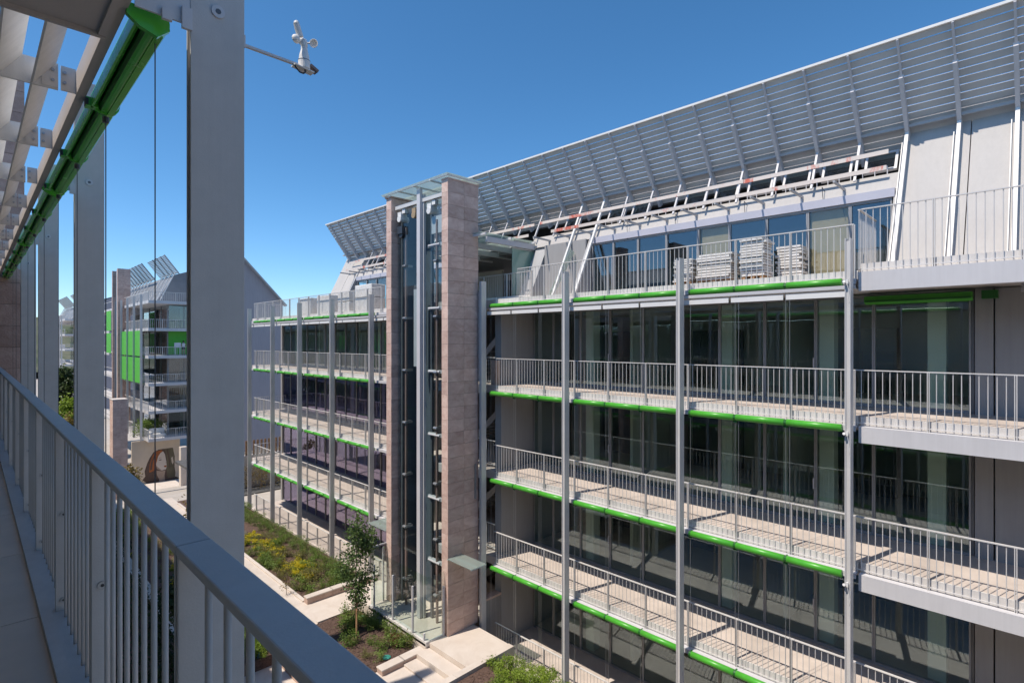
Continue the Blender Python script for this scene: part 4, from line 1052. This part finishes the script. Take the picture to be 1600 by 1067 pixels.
def sm(kind, i):
    k = (kind, i)
    if k not in SM:
        sd = hash(kind) % 1 + i * 7 + len(kind)
        if kind == 'hedge': SM[k] = leaf_mesh('foliage', 620, .42, .42, .75, .075, ['lf_hedge', 'bark'], sd, 16, 7)
        if kind == 'olive': SM[k] = leaf_mesh('foliage', 380, .30, .30, .38, .06, ['lf_olive', 'bark'], sd, 12, 6)
        if kind == 'green': SM[k] = leaf_mesh('foliage', 420, .30, .30, .45, .07, ['lf_hedge', 'bark'], sd, 12, 6)
        if kind == 'dark': SM[k] = leaf_mesh('foliage', 700, .6, .6, 1.0, .10, ['lf_dark', 'bark'], sd, 18, 8)
        if kind == 'yellow': SM[k] = leaf_mesh('foliage', 340, .22, .22, .2, .055, ['lf_lime', 'bark', 'lf_yellow'], sd, 10, 4, flower=.9)
        if kind == 'lime': SM[k] = leaf_mesh('foliage', 650, .40, .40, .62, .085, ['lf_lime', 'bark'], sd, 15, 7)
        if kind == 'red': SM[k] = leaf_mesh('foliage', 260, .2, .2, .3, .06, ['lf_red', 'bark'], sd, 9, 5)
        if kind == 'autumn': SM[k] = leaf_mesh('foliage', 420, .5, .5, 1.6, .10, ['lf_autumn', 'bark'], sd, 16, 8)
    return SM[k]
prng = random.Random(21)
def shrub(kind, x, y, z, s, label, group, cat='shrub', name='shrub'):
    inst(name, sm(kind, prng.randrange(3)), None, (x, y, z), rot=(0, 0, prng.uniform(0, 6.28)), scale=(s * prng.uniform(.85, 1.15), s * prng.uniform(.85, 1.15), s * prng.uniform(.8, 1.2)), label=label, category=cat, group=group)
# long bed
y = 23.0
while y < 42:
    for x in (12.95, 12.5):
        shrub('hedge', x + prng.uniform(-.15, .15), y + prng.uniform(-.2, .2), G1, prng.uniform(.5, .72), 'leafy green shrub in the hedge row along the long block railing', 'hedge shrubs along the long block')
    y += .62
for i in range(60):
    shrub('yellow', prng.uniform(10.9, 12.0), prng.choice((prng.uniform(25.0, 27.6), prng.uniform(28.6, 33))), G1, prng.uniform(1.0, 1.4), 'low yellow flowering plant in the long mulch bed', 'yellow flowering plants in the long bed', 'plant', 'flowering_plant')
for i in range(55):
    yy = prng.uniform(22.7, 33); xx = prng.uniform(10.3, 12.2)
    shrub('olive', xx, yy, G1, prng.uniform(.6, 1.2), 'small olive green bush among the yellow plants in the long bed', 'olive bushes in the long bed', 'bush', 'bush')
for i in range(22):
    shrub('green', prng.uniform(10.3, 12.4), prng.uniform(22.7, 31), G1, prng.uniform(.7, 1.2), 'small fresh green bush in the mulch of the long bed', 'green bushes in the long bed', 'bush', 'bush')
def agave(x, y, z, s):
    mb = MB(); rr = random.Random(4)
    for i in range(34):
        a = rr.uniform(0, 6.283); el = rr.uniform(.25, 1.3); L_ = s * rr.uniform(.7, 1.1)
        d = Vector((math.cos(a) * math.cos(el), math.sin(a) * math.cos(el), math.sin(el))); e = Vector((-math.sin(a), math.cos(a), 0)) * s * .07
        p = Vector((x, y, z)); m1 = p + d * L_ * .55; tip = p + d * L_ - Vector((0, 0, .12 * L_))
        mb.add([p - e * .6, p + e * .6, m1 + e, m1 - e, tip], [(0, 1, 2, 3), (3, 2, 4)])
    mb.build('agave', 'lf_grey', None, (x, y, z), fixn=False, label='grey green spiky agave at the far left of the long bed', category='plant')
agave(10.7, 33.0, G1, .9)
# tree bed
for i in range(30):
    shrub(prng.choice(('green', 'olive', 'green')), prng.uniform(9.7, 11.2), prng.uniform(16.2, 20.1), GZ, prng.uniform(.6, 1.1), 'small bush on the mulch below the staked young tree', 'bushes around the young tree', 'bush', 'bush')
for (x, y) in ((11.0, 17.0), (10.9, 16.8)): shrub('red', x, y, GZ, 1.1, 'reddish leaved plant beside the glass balustrade', 'reddish plants by the glass balustrade', 'plant', 'plant')
for (x, y) in ((10.25, 16.4), (11.0, 19.5)):
    MB().lathe((x, y, GZ), [(.14, .0), (.14, .06), (.10, .08)], 14).build('irrigation_lid', 'teal', None, (x, y, GZ), label='round teal irrigation lid in the mulch of the tree bed', category='lid', group='teal irrigation lids in the tree bed')
MB().lathe((10.5, 22.75, G1), [(.18, .0), (.18, .06), (.12, .08)], 14).build('irrigation_lid', 'teal', None, (10.5, 22.75, G1), label='teal irrigation lid at the front corner of the long bed', category='lid')
# lower right bed: bright bushes
brng = random.Random(8)
for iy in range(5):
    for ix in range(5):
        bx = 11.5 + ix * .45 + brng.uniform(-.15, .15); by = 12.95 - iy * .62 + brng.uniform(-.2, .1)
        if bx < 11.9 and by > 12.4: continue
        shrub('lime', bx, by, GZ + (.3 if bx < 12 else .3 - (bx - 12) * .36), brng.uniform(.6, .85), 'bright green bush at the foot of the long block beside the steps', 'bright bushes below the long block', 'bush', 'bush')
# every plant gets its own place in its group, counted from the near end
ORD = 'first second third fourth fifth sixth seventh eighth ninth tenth eleventh twelfth thirteenth fourteenth fifteenth sixteenth seventeenth eighteenth nineteenth'.split()
def ordinal(n):
    if n < 20: return ORD[n - 1]
    t = 'twenty thirty forty fifty sixty'.split()[n // 10 - 2]
    return t + '-' + ORD[n % 10 - 1] if n % 10 else t[:-1] + 'ieth'
def number_plants():
    gr = {}
    for o in COL.objects:
        if 'group' in o and o.parent is None and o.name.split('.')[0] in ('shrub', 'bush', 'plant', 'flowering_plant', 'grass_tuft', 'irrigation_lid'): gr.setdefault(o['group'], []).append(o)
    for g, os_ in gr.items():
        if len(os_) < 2: continue
        os_.sort(key=lambda o: o.location.x + o.location.y)
        for i, o in enumerate(os_):
            w = o['label'].split(); base = ' '.join(w[:11])
            o['label'] = base + ', ' + (ordinal(i + 1) + ' from the near end' if i else 'the nearest one')
# small trees
def tree(name, label, x, y, z, h, trunk_h, rx, n, size, lm, seed, r=.03, group=None, bark='bark'):
    t = thing(name, label, 'tree', (x, y, z), group); rr = random.Random(seed); mb = MB()
    top = Vector((x + rr.uniform(-.1, .1), y + rr.uniform(-.1, .1), z + h * .93)); pts = [Vector((x, y, z))]
    for k in range(1, 7):
        f = k / 6; pts.append(Vector((x, y, z)).lerp(top, f) + Vector((rr.uniform(-.02, .02), rr.uniform(-.02, .02), 0)) * h * .3)
    for i in range(6): mb.tube(pts[i], pts[i + 1], r * (1 - i / 7), 8, r * (1 - (i + 1) / 7), caps=False)
    mb.build('trunk', bark, t, smooth=True)
    cs = []; lb = MB(); nl = max(14, int(h * 6))
    for k in range(nl):
        f = rr.uniform(trunk_h / h, 1.0); a = rr.uniform(0, 6.283)
        prof = math.sin(math.pi * min(1, max(.02, (f - trunk_h / h) / (1 - trunk_h / h) * .88 + .1))) ** .8
        q = rx * prof * rr.uniform(.35, 1.1)
        base = Vector((x, y, z)).lerp(top, max(.15, f - .12)); end = Vector((x + math.cos(a) * q, y + math.sin(a) * q, z + h * f))
        lb.tube(base, end, r * .3, 5, r * .08, caps=False); cs += [end, base.lerp(end, .6)]
    lb.build('limbs', bark, t)
    lf = MB()
    for i in range(n):
        c = cs[i % len(cs)]; sp = rx * .21
        p = c + Vector((rr.gauss(0, sp), rr.gauss(0, sp), rr.gauss(0, sp)))
        s = size * rr.uniform(.6, 1.3); d = Vector((rr.gauss(0, 1), rr.gauss(0, 1), rr.gauss(-.2, .8))).normalized(); e = d.cross(Vector((rr.gauss(0, 1), rr.gauss(0, 1), rr.gauss(0, 1)))).normalized()
        lf.add([p, p + d * s * .5 + e * s * .3, p + d * s, p + d * s * .5 - e * s * .3], [(0, 1, 2, 3)])
    lf.build('crown', lm, t, fixn=False)
    return t
tree('young_tree', 'young staked tree with a narrow dark green crown in front of the lift tower', 10.35, 18.7, GZ, 4.35, 1.4, .74, 3600, .11, 'lf_tree', 5, .035)
mb = MB(); mb.tube((10.12, 18.25, GZ), (10.33, 18.6, GZ + 1.55), .035, 8); mb.build('tree_stake', 'stake', label='leaning wooden stake tied to the young tree', category='stake')
tree('sapling', 'thin sapling with few yellowish leaves by the long bed walkway', 9.75, 23.6, GZ, 1.35, .35, .38, 160, .07, 'lf_autumn', 9, .012)
tree('sapling', 'small bare stemmed sapling in front of the bright bushes', 10.5, 11.6, GZ + .3, 1.0, .5, .2, 40, .05, 'lf_olive', 10, .01)
# shaded garden below the near balcony
for i in range(26):
    shrub('dark', prng.uniform(2.6, 5.4), prng.uniform(16.5, 40), -11.5, prng.uniform(.8, 1.5), 'dark shrub in the shaded bed below the near balcony', 'dark shrubs in the shaded bed')
for i in range(34):
    shrub(prng.choice(('olive', 'hedge', 'yellow')), prng.uniform(6.1, 7.9), prng.uniform(26, 43), -11.4, prng.uniform(.7, 1.2), 'mixed bush in the raised bed of the lower court', 'bushes in the raised lower bed', 'bush', 'bush')
for i in range(16):
    shrub('lime', prng.uniform(7.2, 7.9), prng.uniform(20.3, 23), -11.4, prng.uniform(.6, .9), 'bright grassy tuft at the end of the raised lower bed', 'bright tufts in the raised lower bed', 'plant', 'grass_tuft')
tree('shaded_tree', 'small dark leaved tree in the shade below the near handrail', 4.4, 19.0, -11.5, 4.2, 1.2, .9, 2400, .14, 'lf_dark', 15, .05)
tree('autumn_tree', 'slender tree with yellowish leaves beside the stone pier', 8.95, 52, -12.6, 2.9, .6, .8, 900, .2, 'lf_autumn', 16, .05)
tree('autumn_tree', 'yellow leaved tree just left of the near column, beyond the handrail', 9.9, 37, -11.0, 2.0, .3, .7, 800, .17, 'lf_autumn', 17, .05)
tree('dark_tree', 'dense dark evergreen tree far off between the near columns', 9.6, 100, -17.2, 13.4, 3, 2.2, 4200, .5, 'lf_dark', 18, .16)
tree('bright_tree', 'round bright green tree far off between the near columns', 9.6, 93, -17.2, 9.6, 5, 2.0, 3000, .4, 'lf_lime', 19, .13)
tree('autumn_tree', 'brownish yellow tree far off between the near columns, the lowest one', 8.7, 86, -17.2, 7.6, 2.4, 2.2, 3000, .38, 'lf_autumn', 20, .13)
for i in range(6): 
    shrub('hedge', 14.9 + i * .35, Ye2 + 3.2, -11.52, 2.2, 'clipped green hedge bush on the lowest far terrace', 'hedge bushes on the far terrace')
for i in range(5): shrub('hedge', 14.9 + i * .5, Ye3 + .8, 1.6, 1.6, 'bush spilling over a far balcony of the third block', 'balcony bushes of the third block')
for i in range(14):
    shrub('autumn', 15 + i * .9, 45.6 + prng.uniform(-.3, .3), -11.9, 1.3, 'bush along the cream wall beyond the long block', 'bushes along the cream retaining wall')
t = MB(); t.prism([(7.2, 20.3, -11.79), (7.55, 20.3, -11.79), (7.4, 20.3, -11.2)], (0, .04, 0))
t.build('blue_sign', 'blue', label='small blue triangular board standing in the lower court', category='sign')

number_plants()
